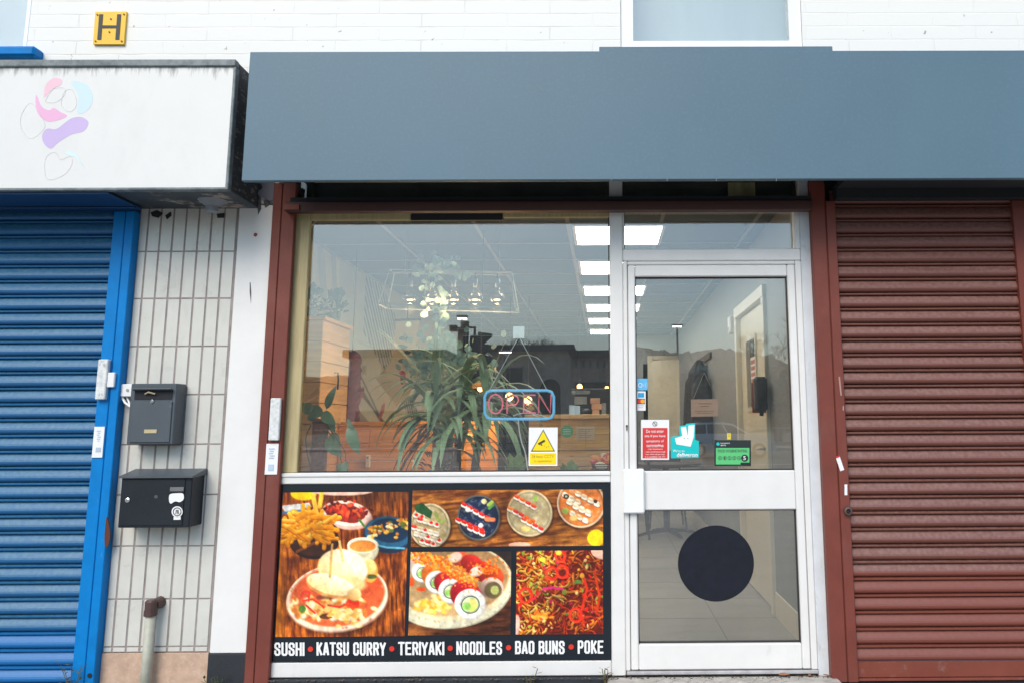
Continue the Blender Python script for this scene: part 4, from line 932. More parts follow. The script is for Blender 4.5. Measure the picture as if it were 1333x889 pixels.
def sushi_row(A):
    rs = random.Random(6)
    A.wood((86, 42, 18), (204, 134, 62), 70, 12, 21, -6); A.put(np.clip((A.n(90, 5)-.4)*1.5, 0, .6), (64, 30, 14)); A.put(np.clip((A.u-700)/260, 0, 1)*np.clip((A.v-150)/140, 0, 1)*.4, (226, 160, 80))
    plates = [(148, 200, 98, 108, (214, 200, 170), (178, 160, 120)), (382, 160, 104, 110, (88, 92, 96), (24, 36, 62)), (628, 140, 110, 112, (214, 196, 164), (178, 164, 130)), (876, 92, 116, 118, (232, 206, 180), (206, 120, 60))]
    for i, (x, y, rx, ry, rim, inn) in enumerate(plates):
        A.ell(x+4, y+8, rx+5, ry+5, (40, 18, 8), al=.6, soft=.1); A.ell(x, y, rx, ry, rim, soft=.03); A.ell(x, y, rx-9, ry-9, tuple(c*.8 for c in inn), soft=.03); A.ell(x, y+2, rx-14, ry-15, inn, soft=.04); A.put((A.d(x, y, rx-14, ry-14)[0] < 1)*np.clip(A.n(16, i)-.5, 0, .4), (255, 255, 255))
    A.ell(580, 292, 54, 14, (226, 170, 150)); A.ell(948, 258, 42, 40, (250, 206, 40))
    A.poly([(70, 100), (110, 88), (160, 132), (150, 165), (80, 130)], (34, 74, 44)); A.stroke([(175, 140), (190, 175)], 9, (150, 160, 90)); A.stroke([(200, 185), (215, 170)], 6, (160, 190, 110))
    def roll(x, y, top, a=22, w_=15):
        c, s_ = math.cos(math.radians(a)), math.sin(math.radians(a))
        A.stroke([(x-7*c, y-7*s_+8), (x+7*c, y+7*s_+8)], 11, (90, 50, 36), al=.55, soft=4); A.stroke([(x-6*c, y-6*s_+5), (x+6*c, y+6*s_+5)], 10, (250, 246, 236)); A.stroke([(x-6*c, y-6*s_-3), (x+7*c, y+7*s_-3)], 8, top, c2=tuple(q*.8 for q in top)); A.stroke([(x-5*c, y-5*s_-6), (x+3*c, y+3*s_-6)], 2.2, tuple(min(255, q+50) for q in top), al=.7)
    for (y0, x0, n_) in ((148, 82, 2), (170, 100, 4), (205, 70, 5), (238, 84, 5), (272, 110, 3)):
        for k in range(n_):
            roll(x0+k*27, y0+k*8, rs.choice([(240, 226, 206), (214, 60, 50), (246, 236, 216), (230, 206, 170)]), 15)
            if rs.random() < .6: A.ell(x0+k*27, y0+k*8-2, 8, 8, (222, 30, 24))
    for (y0, x0, n_) in ((98, 312, 5), (172, 284, 5), (210, 342, 3)):
        for k in range(n_): roll(x0+k*28, y0+k*16*(1 if y0 < 120 else .75), (226, 40, 28), 28)
    A.stroke([(430, 98), (446, 86)], 9, (160, 186, 90)); A.stroke([(432, 116), (452, 100)], 6, (90, 140, 70)); A.ell(408, 82, 13, 13, (236, 206, 160)); A.ell(330, 122, 12, 12, (240, 240, 236)); A.ell(392, 198, 12, 12, (236, 236, 240)); A.stroke([(420, 168), (454, 170)], 10, (232, 130, 90))
    for (y0, x0, n_) in ((62, 566, 4), (118, 534, 5), (170, 600, 4)):
        for k in range(n_): roll(x0+k*27, y0+k*15, rs.choice([(240, 110, 40), (232, 84, 44), (220, 56, 44), (246, 140, 60)]), 28)
    A.ell(655, 68, 13, 13, (150, 180, 90)); A.ell(610, 214, 22, 12, (240, 200, 130), rough=.2)
    for (y0, x0, n_) in ((50, 800, 3), (44, 862, 4), (84, 820, 4), (106, 850, 3), (140, 836, 3)):
        for k in range(n_): roll(x0+k*30, y0+k*16, rs.choice([(250, 226, 196), (244, 206, 166), (255, 240, 220)]), 25)
    A.ell(804, 58, 14, 12, (40, 40, 36)); A.ell(804, 58, 6, 5, (200, 200, 180)); A.ell(800, 128, 16, 14, (160, 190, 100)); A.ell(842, 162, 20, 14, (246, 200, 130)); A.ell(945, 82, 10, 8, (50, 46, 40))
def roll_picture(A):
    rs = random.Random(9)
    A.wood((40, 20, 14), (96, 52, 30), 60, 10, 31, 0); A.put(np.clip((180-A.u)/100, 0, 1)*np.clip((A.v-650)/60, 0, 1)*.7, (190, 120, 60)); A.put((A.v < 420)*(A.u > 440)*.8, (30, 28, 32))
    A.ell(262, 492, 290, 192, (150, 140, 120), rot=-6, soft=.02); A.ell(250, 520, 290, 176, (216, 214, 196), rot=-6, soft=.03); A.ell(256, 475, 288, 182, (226, 214, 186), rot=-6, soft=.02); A.ell(254, 466, 274, 168, (150, 118, 84), rot=-6, c2=(196, 166, 124)); A.put((A.d(254, 466, 270, 165, -6)[0] < 1)*np.clip(A.n(40, 2)-.5, 0, .5), (110, 80, 56))
    A.put(np.clip((A.n(14, 8)-.62)*3, 0, .5)*(A.d(250, 520, 290, 176, -6)[0] < 1)*(A.d(256, 475, 288, 182, -6)[0] > 1), (150, 140, 110))
    # back row in shade
    for (x, y, r_, c) in ((300, 365, 50, (236, 96, 60)), (350, 385, 56, (196, 50, 44)), (400, 420, 60, (186, 44, 36)), (455, 440, 52, (206, 76, 40))):
        A.ell(x, y, r_, r_*.8, c, c2=tuple(q*.6 for q in c), rot=30, soft=.1)
    A.ell(445, 500, 58, 52, (214, 190, 180), c2=(150, 120, 110)); A.ell(452, 510, 42, 40, (96, 84, 60)); A.ell(460, 510, 20, 22, (170, 176, 110))
    for (x, y) in ((270, 352), (372, 420)): A.ell(x, y, 34, 24, (250, 200, 190), rot=-20, soft=.2)
    # front row, four cut rolls
    def cut(x, y, r_, sh):
        A.ell(x-20, y-r_*.55, r_*1.08, r_*.9, sh, rot=35, c2=tuple(q*.75 for q in sh), soft=.08)
        A.ell(x, y, r_, r_*.98, (216, 216, 224), soft=.05); A.ell(x-3, y-3, r_*.95, r_*.92, (252, 252, 252), soft=.08)
        for i in range(int(r_*1.4)): a = rs.uniform(0, 6.28); q = rs.uniform(.55, .9)*r_; A.ell(x+q*math.cos(a), y+q*math.sin(a), 5, 3, rs.choice([(226, 228, 234), (255, 255, 255)]), rot=rs.uniform(0, 180), soft=.6)
        A.ell(x, y+2, r_*.60, r_*.56, (24, 50, 44), rot=-20); A.ell(x, y+2, r_*.54, r_*.50, (226, 238, 196), rot=-20); A.ell(x-r_*.22, y+r_*.14, r_*.28, r_*.24, (150, 206, 110), rot=-20); A.ell(x+r_*.2, y-r_*.05, r_*.2, r_*.34, (250, 230, 140), rot=-30); A.ell(x+r_*.1, y+r_*.3, r_*.22, r_*.13, (206, 226, 120))
    cut(66, 372, 34, (236, 140, 90)); cut(112, 425, 50, (232, 206, 196)); cut(182, 472, 56, (240, 130, 60)); cut(250, 515, 62, (196, 40, 50)); cut(342, 578, 76, (190, 32, 50))
    for i in range(420):
        k = rs.random(); x = 60+k*290+rs.gauss(0, 24); y = 330+k*150+rs.gauss(0, 18)-20*math.sin(k*3.1); A.ell(x, y, rs.uniform(3, 8), rs.uniform(3, 7), rs.choice([(246, 120, 30), (255, 150, 50), (226, 90, 20), (255, 186, 90)]), soft=.6)
    for i in range(120): A.ell(430+rs.gauss(0, 34), 405+rs.gauss(0, 22), rs.uniform(3, 7), rs.uniform(3, 6), rs.choice([(226, 96, 20), (196, 60, 20), (246, 140, 50)]), soft=.6)
    for i in range(60): A.ell(165+rs.gauss(0, 34), 590+rs.gauss(0, 18), rs.uniform(8, 20), rs.uniform(6, 14), rs.choice([(255, 226, 130), (246, 200, 90), (255, 240, 180), (230, 170, 60)]), rot=rs.uniform(0, 180), soft=.6)
    A.ell(104, 506, 24, 10, (236, 90, 40)); A.ell(58, 470, 14, 22, (226, 90, 40))
def noodle_picture(A):
    rs = random.Random(12)
    A.c[:] = (110, 30, 14); A.put(np.clip(A.n(30, 3)-.3, 0, 1), (60, 14, 10))
    for i in range(520):
        x, y = rs.uniform(550, 1000), rs.uniform(300, 735); a = rs.uniform(0, 6.28); l = rs.uniform(14, 44); bend = rs.uniform(-1.2, 1.2); p = []
        for k in range(6): p.append((x, y)); x += l/3*math.cos(a); y += l/3*math.sin(a); a += bend*.4
        right = p[0][0] > 780
        c = rs.choice([(196, 84, 20), (226, 110, 30), (150, 44, 16), (236, 140, 50), (206, 60, 24), (120, 30, 14), (180, 40, 20)] if right else [(236, 150, 40), (214, 96, 24), (246, 180, 70), (196, 60, 20), (255, 206, 110), (160, 50, 16)])
        A.stroke([(q[0]+2, q[1]+3) for q in p], 5, (60, 12, 6), al=.6); A.stroke(p, rs.uniform(2.4, 5.5), c, c2=tuple(q*.6 for q in c))
        A.stroke([(q[0], q[1]-1.2) for q in p[1:4]], 1, tuple(min(255, q+70) for q in c), al=.7)
    for i in range(70): A.ell(rs.uniform(565, 985), rs.uniform(320, 715), rs.uniform(5, 13), rs.uniform(3, 8), rs.choice([(230, 40, 20), (96, 130, 50), (255, 186, 60), (206, 30, 24), (150, 170, 60), (196, 40, 90), (255, 220, 150)]), rot=rs.uniform(0, 180), soft=.4)
    for (x, y, r_) in ((608, 535, 30), (850, 630, 28), (785, 420, 26), (735, 430, 26), (775, 345, 22)):
        for k in range(18): a, b = k*2*math.pi/18, (k+1)*2*math.pi/18; A.stroke([(x+r_*math.cos(a), y+r_*1.15*math.sin(a)), (x+r_*math.cos(b), y+r_*1.15*math.sin(b))], 6.5, (214, 28, 16), c2=(250, 90, 60))
    A.stroke([(695, 505), (740, 498), (785, 503)], 7, (226, 60, 130)); A.stroke([(640, 560), (680, 515)], 5, (226, 50, 70)); A.stroke([(880, 430), (905, 500), (870, 640)], 6, (206, 50, 30)); A.stroke([(940, 420), (965, 540), (950, 620)], 6, (190, 60, 24))
    A.ell(690, 362, 16, 12, (196, 190, 70)); A.ell(860, 470, 18, 10, (90, 130, 60)); A.ell(880, 440, 12, 12, (236, 170, 60)); A.ell(768, 330, 14, 12, (250, 220, 90)); A.ell(795, 520, 12, 14, (140, 150, 60))
    for i in range(40): A.ell(680+rs.gauss(0, 26), 640+rs.gauss(0, 18), rs.uniform(5, 12), rs.uniform(4, 9), rs.choice([(246, 150, 50), (255, 190, 90), (236, 120, 40)]), soft=.5)
    A.ell(985, 318, 62, 44, (250, 206, 190)); A.ell(562, 690, 18, 60, (240, 190, 180), rot=8)
PS = .0021
def pic(nm, a, b, c, d, fn, k, off):
    p, q = P(a, (b+d)/2, MY-.0012), P(c, (b+d)/2, MY-.0012)
    return picture(nm, t, p.x, q.x, PZ((a+c)/2, d, MY), PZ((a+c)/2, b, MY), MY-.0012, PS, fn, k, k, off)
pic('food_picture', 363.5, 640, 529.5, 828, bun_picture, 3.43, (340, 630)).__setitem__('label', 'photograph of filled bao buns on a plate')
pic('food_picture', 536, 637, 785, 710.5, sushi_row, 3.703, (520, 630)).__setitem__('label', 'photograph of four sushi plates in a row')
pic('food_picture', 533, 717.5, 665, 826, roll_picture, 3.703, (520, 630)).__setitem__('label', 'photograph of cut sushi rolls in a bowl')
pic('food_picture', 672, 716, 785, 825, noodle_picture, 3.703, (520, 630)).__setitem__('label', 'photograph of stir fried noodles')
GL = {}
def _g():
    l, r, b, t_, m = .0, 1., 0., 1., .52; c = .26; k = .12
    rnd = [(l, b+k), (l, t_-k), (l+c, t_), (r-c, t_), (r, t_-k), (r, b+k), (r-c, b), (l+c, b), (l, b+k)]
    G = dict(O=[rnd], I=[[(.5, 0), (.5, 1)]], H=[[(0, 0), (0, 1)], [(1, 0), (1, 1)], [(0, .5), (1, .5)]], U=[[(0, 1), (0, k), (c, 0), (1-c, 0), (1, k), (1, 1)]],
      S=[[(1, .72), (1, 1-k), (1-c, 1), (c, 1), (0, 1-k), (0, .70), (.15, .60), (.85, .42), (1, .32), (1, k), (1-c, 0), (c, 0), (0, k), (0, .30)]],
      K=[[(0, 0), (0, 1)], [(1.02, 1), (.12, .42)], [(.35, .56), (1.05, 0)]], A=[[(-.05, 0), (.42, 1), (.58, 1), (1.05, 0)], [(.15, .26), (.85, .26)]], T=[[(-.05, 1), (1.05, 1)], [(.5, 1), (.5, 0)]],
      C=[[(1, .66), (1, 1-k), (1-c, 1), (c, 1), (0, 1-k), (0, k), (c, 0), (1-c, 0), (1, k), (1, .34)]], R=[[(0, 0), (0, 1), (1-c, 1), (1, 1-k), (1, .62), (1-c, .50), (0, .50)], [(.62, .50), (1.02, 0)]],
      Y=[[(-.08, 1), (.5, .42), (1.08, 1)], [(.5, .45), (.5, 0)]], E=[[(1, 1), (0, 1), (0, 0), (1, 0)], [(0, .52), (.85, .52)]], N=[[(0, 0), (0, 1)], [(0, 1), (1, 0)], [(1, 0), (1, 1)]],
      D=[[(0, 0), (0, 1), (1-c, 1), (1, 1-k), (1, k), (1-c, 0), (0, 0)]], L=[[(0, 1), (0, 0), (1, 0)]], P=[[(0, 0), (0, 1), (1-c, 1), (1, 1-k), (1, .60), (1-c, .46), (0, .46)]])
    G['B'] = [[(0, 0), (0, 1), (1-c, 1), (1, 1-k), (1, .62), (1-c, .53), (0, .53)], [(1-c, .53), (1, .42), (1, k), (1-c, 0), (0, 0)]]
    return G
GL = _g()
def menu_word(s, a, c, b, H=17.4):
    st = 2.7; n = sum(.34 if q in 'I' else .5 if q == ' ' else 1 for q in s); gap = 1.1
    adv = (c-a+gap)/n; bm = B(); x = a; kk = 0
    for ch in s:
        w_ = adv*(.34 if ch == 'I' else .5 if ch == ' ' else 1); gw_ = w_-gap-st
        for pl in GL.get(ch, []):
            pts = [Vector((x+st/2+px_*gw_ if ch != 'I' else x+w_/2-gap/2, b-st/2-py_*(H-st))) for px_, py_ in pl]
            for i, (p, q) in enumerate(zip(pts, pts[1:])):
                d = (q-p); L_ = d.length
                if L_ < .01: continue
                d /= L_; nn = Vector((-d.y, d.x))*st/2*(1 if abs(d.y) > .5 else .9); e0 = d*(st/2 if i == 0 and abs(d.x*d.y) < .01 else st*.28); e1 = d*(st/2 if i == len(pts)-2 and abs(d.x*d.y) < .01 else st*.28)
                kk += 1; yy = MY-.0018-kk*3e-5
                flat(bm, [tuple(p-e0+nn), tuple(q+e1+nn), tuple(q+e1-nn), tuple(p-e0-nn)], yy, MY-.0003-kk*1e-6)
        x += w_
    obj('lettering', bm, white_ink, t)
for s, a, c, b in (('SUSHI', 357, 396, 853.2), ('KATSU CURRY', 412, 502, 852.8), ('TERIYAKI', 518.5, 578, 852.3), ('NOODLES', 594, 653.5, 851.8), ('BAO BUNS', 670.5, 735, 851), ('POKE', 752, 785.5, 850.4)):
    menu_word(s, a, c, b)
rd = mat('bullet_red', (.70, .035, .02), .4)
for a, b in ((404, 844.5), (510, 844), (586, 843.3), (662, 842.6), (743.5, 841.6)): obj('bullet', disc(B(), a, b, 3.4, MY-.003, MY-.0002, 18), rd, t)

# ------------------------------------------------------------------ GROUND AT THE FOOT OF THE FRONT
t = thing('door_step', 'worn concrete step strewn with grit below the glass door', 'step', (.55, -.2, PAV))
obj('step_slab', box(B(), XM0-.02, XP1+.03, -.55, -.004, PAV, .036, .01), concrete, t)
bm = B()
for i in range(8):
    for j in range(2):
        x = .25+i*.075+j*.037; y = -.06-.05*j
        for sgn in (1, -1): 
            tube(bm, [(x-.02, y-sgn*.02, .0375), (x+.02, y+sgn*.02, .0375)], .002, 4)
obj('tread_pattern', bm, concrete, t)
t = thing('window_plinth', 'black painted plinth along the foot of the shop window', 'plinth', (-.7, 0, PAV))
obj('plinth', box(B(), gl2+.0, XM0-.021, -.03, .05, PAV, PZ(600, 881), .006), black_plinth, t)
t = thing('shutter_plinth', 'dark plinth under the closed brown red shutter', 'plinth', (1.7, 0, PAV))
obj('plinth', box(B(), XP1+.031, 3.4, -.02, .2, PAV, zb-.004, .006), black_plinth, t)
random.seed(21)
lf_m = mat('dead_leaf', (.34, .15, .07), .8, var=.3, scale=30)
def leaf_bm(c, s, a, thick=.002):
    bm = B(); pts = [(-1, 0), (-.6, .45), (0, .6), (.6, .35), (1, 0), (.5, -.4), (-.1, -.5), (-.6, -.35)]
    up = [bm.verts.new(Vector(c)+Vector(((x*math.cos(a)-y*math.sin(a))*s, (x*math.sin(a)+y*math.cos(a))*s, .006+abs(y)*s*.5+.2*s*x*x))) for x, y in pts]
    f = bm.faces.new(up); g_ = bmesh.ops.extrude_face_region(bm, geom=[f]); [setattr(v.co, 'z', v.co.z+thick) for v in g_['geom'] if isinstance(v, bmesh.types.BMVert)]
    return bm
lab = ['large tan dead leaf on the step under the door', 'small brown dead leaf beside the large tan one on the step', 'curled brown leaf on the step nearest the brown shutter rail', 'dry leaf lodged in the corner between white post and brown rail']
for (a, s, ang), lb in zip(((1021, .028, .2), (1054, .013, 1.1), (1075, .014, 2.2), (1082, .012, .7)), lab):
    p = P(a, 877, -.03); o = obj('dead_leaf', leaf_bm((p.x, -.03, .036), s, ang), lf_m, origin=(p.x, -.03, .036)); tag(o, lb, 'leaf', 'dead leaves on the step')
bm = B()
for i in range(140):
    x = random.uniform(XM0, XP1+.02); y = -.008-abs(random.gauss(0, .02)); ico(bm, (x, y, .037), random.uniform(.0015, .006)*(1.3 if x > .85 else 1), 1, (1, 1, .6), .3)
for i in range(120):
    x = random.uniform(gl2, XM0-.03); ico(bm, (x, -.025-random.random()*.02, PZ(600, 881)+.001), random.uniform(.002, .006), 1, (1, 1, .6), .3)
tag(obj('grit', bm, mat('dark_grit', (.12, .09, .07), .95, var=.5, scale=90), origin=(.5, 0, .036)), 'grit and crumbs lying along the foot of the shopfront', 'grit', kind='stuff')

def weed(label, px, py, Y, h, n, c, seed, spread=1.):
    rs = random.Random(seed); p = P(px, py, Y); t = thing('weed', label, 'plant', (p.x, Y, PAV), 'weeds at the foot of the wall')
    bs, bl = B(), B()
    for i in range(n):
        a = rs.uniform(0, 6.28); r_ = rs.uniform(.2, 1)*.08*spread; hh = h*rs.uniform(.6, 1); y_ = -abs(r_*math.sin(a))*.6
        tip = Vector((p.x+r_*math.cos(a), Y+y_, PAV+hh)); mid = Vector((p.x+r_*.4*math.cos(a), Y+y_*.5, PAV+hh*.6))
        tube(bs, [(p.x, Y, PAV), mid, tip], .0018, 4)
        for k in range(5):
            q = Vector((p.x, Y, PAV)).lerp(tip, .45+.14*k); b_ = rs.uniform(0, 6.28); s = rs.uniform(.010, .02)*(1 if c else 1)
            d = Vector((math.cos(b_), -abs(math.sin(b_))*.7, rs.uniform(.1, .8))).normalized(); sd_ = d.cross(Vector((0, 0, 1))).normalized()*s*.45
            vs_ = [bl.verts.new(q), bl.verts.new(q+d*s+sd_), bl.verts.new(q+d*s*2.1), bl.verts.new(q+d*s-sd_)]; bl.faces.new(vs_)
    obj('stem', bs, mat('weed_stem', (.12, .12, .05), .8), t); obj('leaves', bl, mat('weed_%s' % c, dict(green=(.10, .17, .05), yellow=(.20, .17, .05), dry=(.22, .13, .08))[c], .7, var=.35, scale=40), t)
weed('yellowing weed against the blue shutter frame', 96, 884, -.07, .22, 8, 'yellow', 2)
weed('fresh green weed below the white pier', 284, 889, -.04, .15, 8, 'green', 3)
weed('dry reddish weed below the menu panel', 690, 886, -.05, .18, 8, 'dry', 4, .8)
weed('small dry weed in the corner by the door mullion', 789, 882, -.04, .18, 5, 'dry', 5, .4)

# ------------------------------------------------------------------ INTERIOR: THE ROOM
RX0, RX1, RY0, RY1, RZ0, RZ1 = -2.03, 1.06, .14, 7.95, .03, 2.47
floor_m = mat('worn_floor_tile', (.25, .235, .205), .45, var=.16, scale=2.5, stretch=(.5, 1.6, 1), dirt=((.12, .10, .08), 6, .55, .75, .5, (.4, 1.6, 1)))
struct('floor', box(B(), RX0-.1, RX1+.3, -.003+.06, RY1+3, RZ0-.1, RZ0), floor_m, 'worn grey beige shop floor')
bm = B()
for i in range(14): box(bm, RX0, RX1, .62+i*.6, .626+i*.6, RZ0, RZ0+.0012)
for i in range(6): box(bm, -1.73+i*.6, -1.724+i*.6, .06, RY1, RZ0, RZ0+.0010)
struct('floor_joints', bm, mat('floor_joint', (.20, .185, .16), .8))
wall_l = mat('pale_wall_paint', (.46, .45, .40), .7, var=.05, bump=.1, bscale=80)
wall_g = mat('grey_wall_paint', (.23, .25, .26), .6, var=.08, bump=.15, bscale=60)
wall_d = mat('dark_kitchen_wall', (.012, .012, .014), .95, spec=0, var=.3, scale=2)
struct('wall_left', box(B(), RX0-.1, RX0, RY0, RY1, RZ0, RZ1), wall_l)
DN, DF = 1.32, 2.40      # opening of the door in the right wall
bm = B(); box(bm, RX1, RX1+.1, .06, DN-.06, RZ0, RZ1); box(bm, RX1, RX1+.1, DF+.06, RY1, RZ0, RZ1); box(bm, RX1, RX1+.1, DN-.06, DF+.06, 2.08, RZ1)
struct('wall_right', bm, wall_g)
bx = .28
bm = B(); box(bm, bx, bx+.28, RY1, RY1+.1, RZ0, RZ1); box(bm, 1.02, RX1, RY1, RY1+.1, RZ0, RZ1); box(bm, bx+.28, 1.02, RY1, RY1+.1, 2.06, RZ1)
struct('wall_back', bm, wall_g)
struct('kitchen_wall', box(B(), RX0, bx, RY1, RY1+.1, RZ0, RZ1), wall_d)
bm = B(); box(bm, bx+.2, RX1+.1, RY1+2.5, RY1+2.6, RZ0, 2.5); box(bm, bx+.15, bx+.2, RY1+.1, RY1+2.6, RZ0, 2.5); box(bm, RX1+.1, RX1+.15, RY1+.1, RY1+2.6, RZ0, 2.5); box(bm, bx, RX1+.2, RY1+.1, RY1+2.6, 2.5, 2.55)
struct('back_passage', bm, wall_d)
struct('front_wall', box(B(), RX0-.1, gl2+.0, .102, .135, -.1, 2.47), wall_l)
struct('front_wall', box(B(), RX0-.1, XM1-.03, .055, .15, -.1, ZS0), wall_l)
ceil_m = mat('ceiling_tile', (.11, .15, .18), .85, var=.06, bump=.3, bscale=120)
struct('ceiling', box(B(), RX0-.1, RX1+.1, RY0, RY1+.1, RZ1+.012, RZ1+.1), ceil_m)
bm = B(); gw = .012
for i in range(6): box(bm, -1.43-.6+.6*i-gw-.0+.0, -1.43-.6+.6*i+gw, RY0, RY1, RZ1+.004, RZ1+.011)
for i in range(14): box(bm, RX0, RX1, .50+.6*i-gw, .50+.6*i+gw, RZ1+.003, RZ1+.0105)
tag(obj('ceiling_grid', bm, mat('white_ceiling_grid', (.30, .32, .33), .5), origin=(-.4, RY0, RZ1)), 'white metal grid holding the grey ceiling tiles', 'ceiling grid')
bm = B(); box(bm, RX1-.012, RX1-.0005, .06, DN-.075, RZ0, RZ0+.15, .002); box(bm, RX1-.012, RX1-.0005, DF+.075, RY1, RZ0, RZ0+.15, .002)
t_sk = tag(obj('skirting_board', bm, mat('cream_gloss', (.66, .62, .50), .4, var=.05), origin=(RX1, .06, RZ0)), 'cream skirting board along the grey right hand wall inside', 'skirting')
# ceiling lights: six panels in a row going back
lp_m = mat('light_panel', (.9, .9, .9), .5, emit=((1, .96, .89), 10))
t = thing('ceiling_light', 'ceiling light panel nearest the shop window, cut by the transom', 'ceiling light', (.10, 1.4, RZ1), 'square ceiling light panels in a row')
bm = B(); box(bm, -.20, .40, 1.1, 1.118, RZ1-.012, RZ1+.002); box(bm, -.20, .40, 1.682, 1.70, RZ1-.012, RZ1+.002); box(bm, -.20, -.182, 1.119, 1.681, RZ1-.012, RZ1+.002); box(bm, .382, .40, 1.119, 1.681, RZ1-.012, RZ1+.002)
obj('trim', bm, white_pvc, t); obj('diffuser', box(B(), -.181, .381, 1.119, 1.681, RZ1-.008, RZ1+.002), lp_m, t)
for i, s in enumerate(('second ceiling light panel back from the window', 'third ceiling light panel back from the window', 'fourth ceiling light panel back from the window', 'fifth ceiling light panel back, next to the last one', 'sixth and farthest ceiling light panel, over the back of the room')):
    c = copy_tree(t, None, Vector((0, 1.2*(i+1), 0))); c['label'] = s

# ---- door in the right wall (opened into its frame, seen at a slant)
cg = MATS['cream_gloss']; cl = mat('cream_door', (.66, .61, .47), .45, var=.04)
t = thing('inner_door', 'cream inner door with a narrow glazed slot in the right hand wall', 'door', (RX1, (DN+DF)/2, RZ0))
fr = B(); box(fr, RX1-.025, RX1+.06, DN-.07, DN, RZ0, 2.02, .003); box(fr, RX1-.025, RX1+.06, DF, DF+.07, RZ0, 2.02, .003); box(fr, RX1-.027, RX1+.06, DN-.075, DF+.075, 2.021, 2.10, .003)
obj('door_frame', fr, cg, t)
sy0, sy1, sz0, sz1 = 1.74, 2.10, 1.32, 1.80
bm = B(); xd = RX1+.012
box(bm, xd, xd+.04, DN+.004, sy0, RZ0+.01, 2.015); box(bm, xd, xd+.04, sy1, DF-.004, RZ0+.01, 2.015); box(bm, xd, xd+.04, sy0, sy1, RZ0+.01, sz0); box(bm, xd, xd+.04, sy0, sy1, sz1, 2.015)
obj('door_leaf', bm, cl, t)
bm = B(); box(bm, xd-.012, xd-.001, sy0-.03, sy0, sz0-.03, sz1+.03); box(bm, xd-.012, xd-.001, sy1, sy1+.03, sz0-.03, sz1+.03); box(bm, xd-.012, xd-.001, sy0, sy1, sz0-.03, sz0); box(bm, xd-.012, xd-.001, sy0, sy1, sz1, sz1+.03)
obj('glazing_bead', bm, cg, t)
obj('pane', box(B(), xd+.015, xd+.02, sy0, sy1, sz0, sz1), mat('dim_glass', (.06, .075, .075), .15), t)
bm = B(); box(bm, xd+.011, xd+.0145, sy0+.05, sy1-.05, 1.44, 1.68); obj('notice_strip', bm, paper_white, t)
bm = B()
for k in range(5): box(bm, xd+.009, xd+.0105, sy0+.075, sy1-.075, 1.45+k*.045, 1.478+k*.045)
obj('red_marks', bm, mat('faded_red', (.5, .12, .10), .5), t)
bm = B(); tube(bm, [(xd-.001, DN+.07, 1.04), (xd-.05, DN+.07, 1.04), (xd-.055, DN+.10, 1.04), (xd-.055, DN+.2, 1.035)], .009, 8); box(bm, xd-.008, xd-.001, DN+.045, DN+.095, .95, 1.13, .002); obj('handle', bm, steel, t)
bm = B(); box(bm, xd-.02, xd-.001, DN+.02, DN+.10, 1.15, 1.28, .004); obj('lock_case', bm, white_plastic, t)
t = thing('hand_dispenser', 'black dispenser with a red edge on the wall before the inner door', 'dispenser', (RX1-.08, 1.20, 1.26))
obj('case', box(B(), RX1-.11, RX1-.030, 1.15, 1.235, 1.28, 1.495, .015), black_metal, t); obj('red_edge', box(B(), RX1-.115, RX1-.030, 1.236, 1.25, 1.27, 1.46), mat('red_plastic', (.35, .04, .03), .5), t)
obj('nozzle', lathe(B(), (RX1-.065, 1.20, 1.25), [(.012, 0), (.014, .03)], 10), black_metal, t)
t = thing('alarm_sounder', 'small white box high on the wall beyond the inner door frame', 'alarm', (RX1-.03, 2.62, 1.92))
obj('case', box(B(), RX1-.05, RX1-.001, 2.56, 2.66, 1.92, 2.06, .01), white_plastic, t); obj('grille', box(B(), RX1-.053, RX1-.0505, 2.58, 2.64, 1.94, 1.97), MATS['grey_button'], t)

# ---- back door: cream leaf standing open with two round vents, dark passage beyond
t = thing('back_door', 'cream back door with two small round holes standing open at the rear', 'door', (.5, RY1, RZ0))
bx0_ = PX(843.5, 500, 7.75)
def q3(px, py, Y): p = P(px, py, Y); return p.x, p.z
fx0, fz = q3(843, 463, 7.9)
bm = B(); box(bm, fx0, fx0+.07, RY1-.05, RY1+.02, RZ0, fz, .004); box(bm, fx0+.071, RX1-.002, RY1-.05, RY1+.02, fz-.06, fz, .004)
obj('door_frame', bm, cg, t)
# leaf, hinged at the left of the frame and swung towards the room
bm = B(); ha = R(-18); Lw = .50
box(bm, 0, Lw, -.04, 0, RZ0+.01, fz-.07, .003); bmesh.ops.rotate(bm, verts=bm.verts, cent=(0, 0, 0), matrix=Matrix.Rotation(ha, 3, 'Z')); bmesh.ops.translate(bm, verts=bm.verts, vec=(fx0+.075, RY1-.06, 0))
lf = obj('door_leaf', bm, cl, t)
for px_ in (879, 896.5):
    Yh = 7.78; p = P(px_, 497.5, Yh); bm = lathe(B(), (p.x, Yh-.02 if px_ < 885 else Yh-.08, p.z), [(.036, 0), (.036, -.03), (.02, -.03)], 18, 'Y'); obj('round_vent', bm, mat('grey_vent', (.10, .11, .10), .4), t)

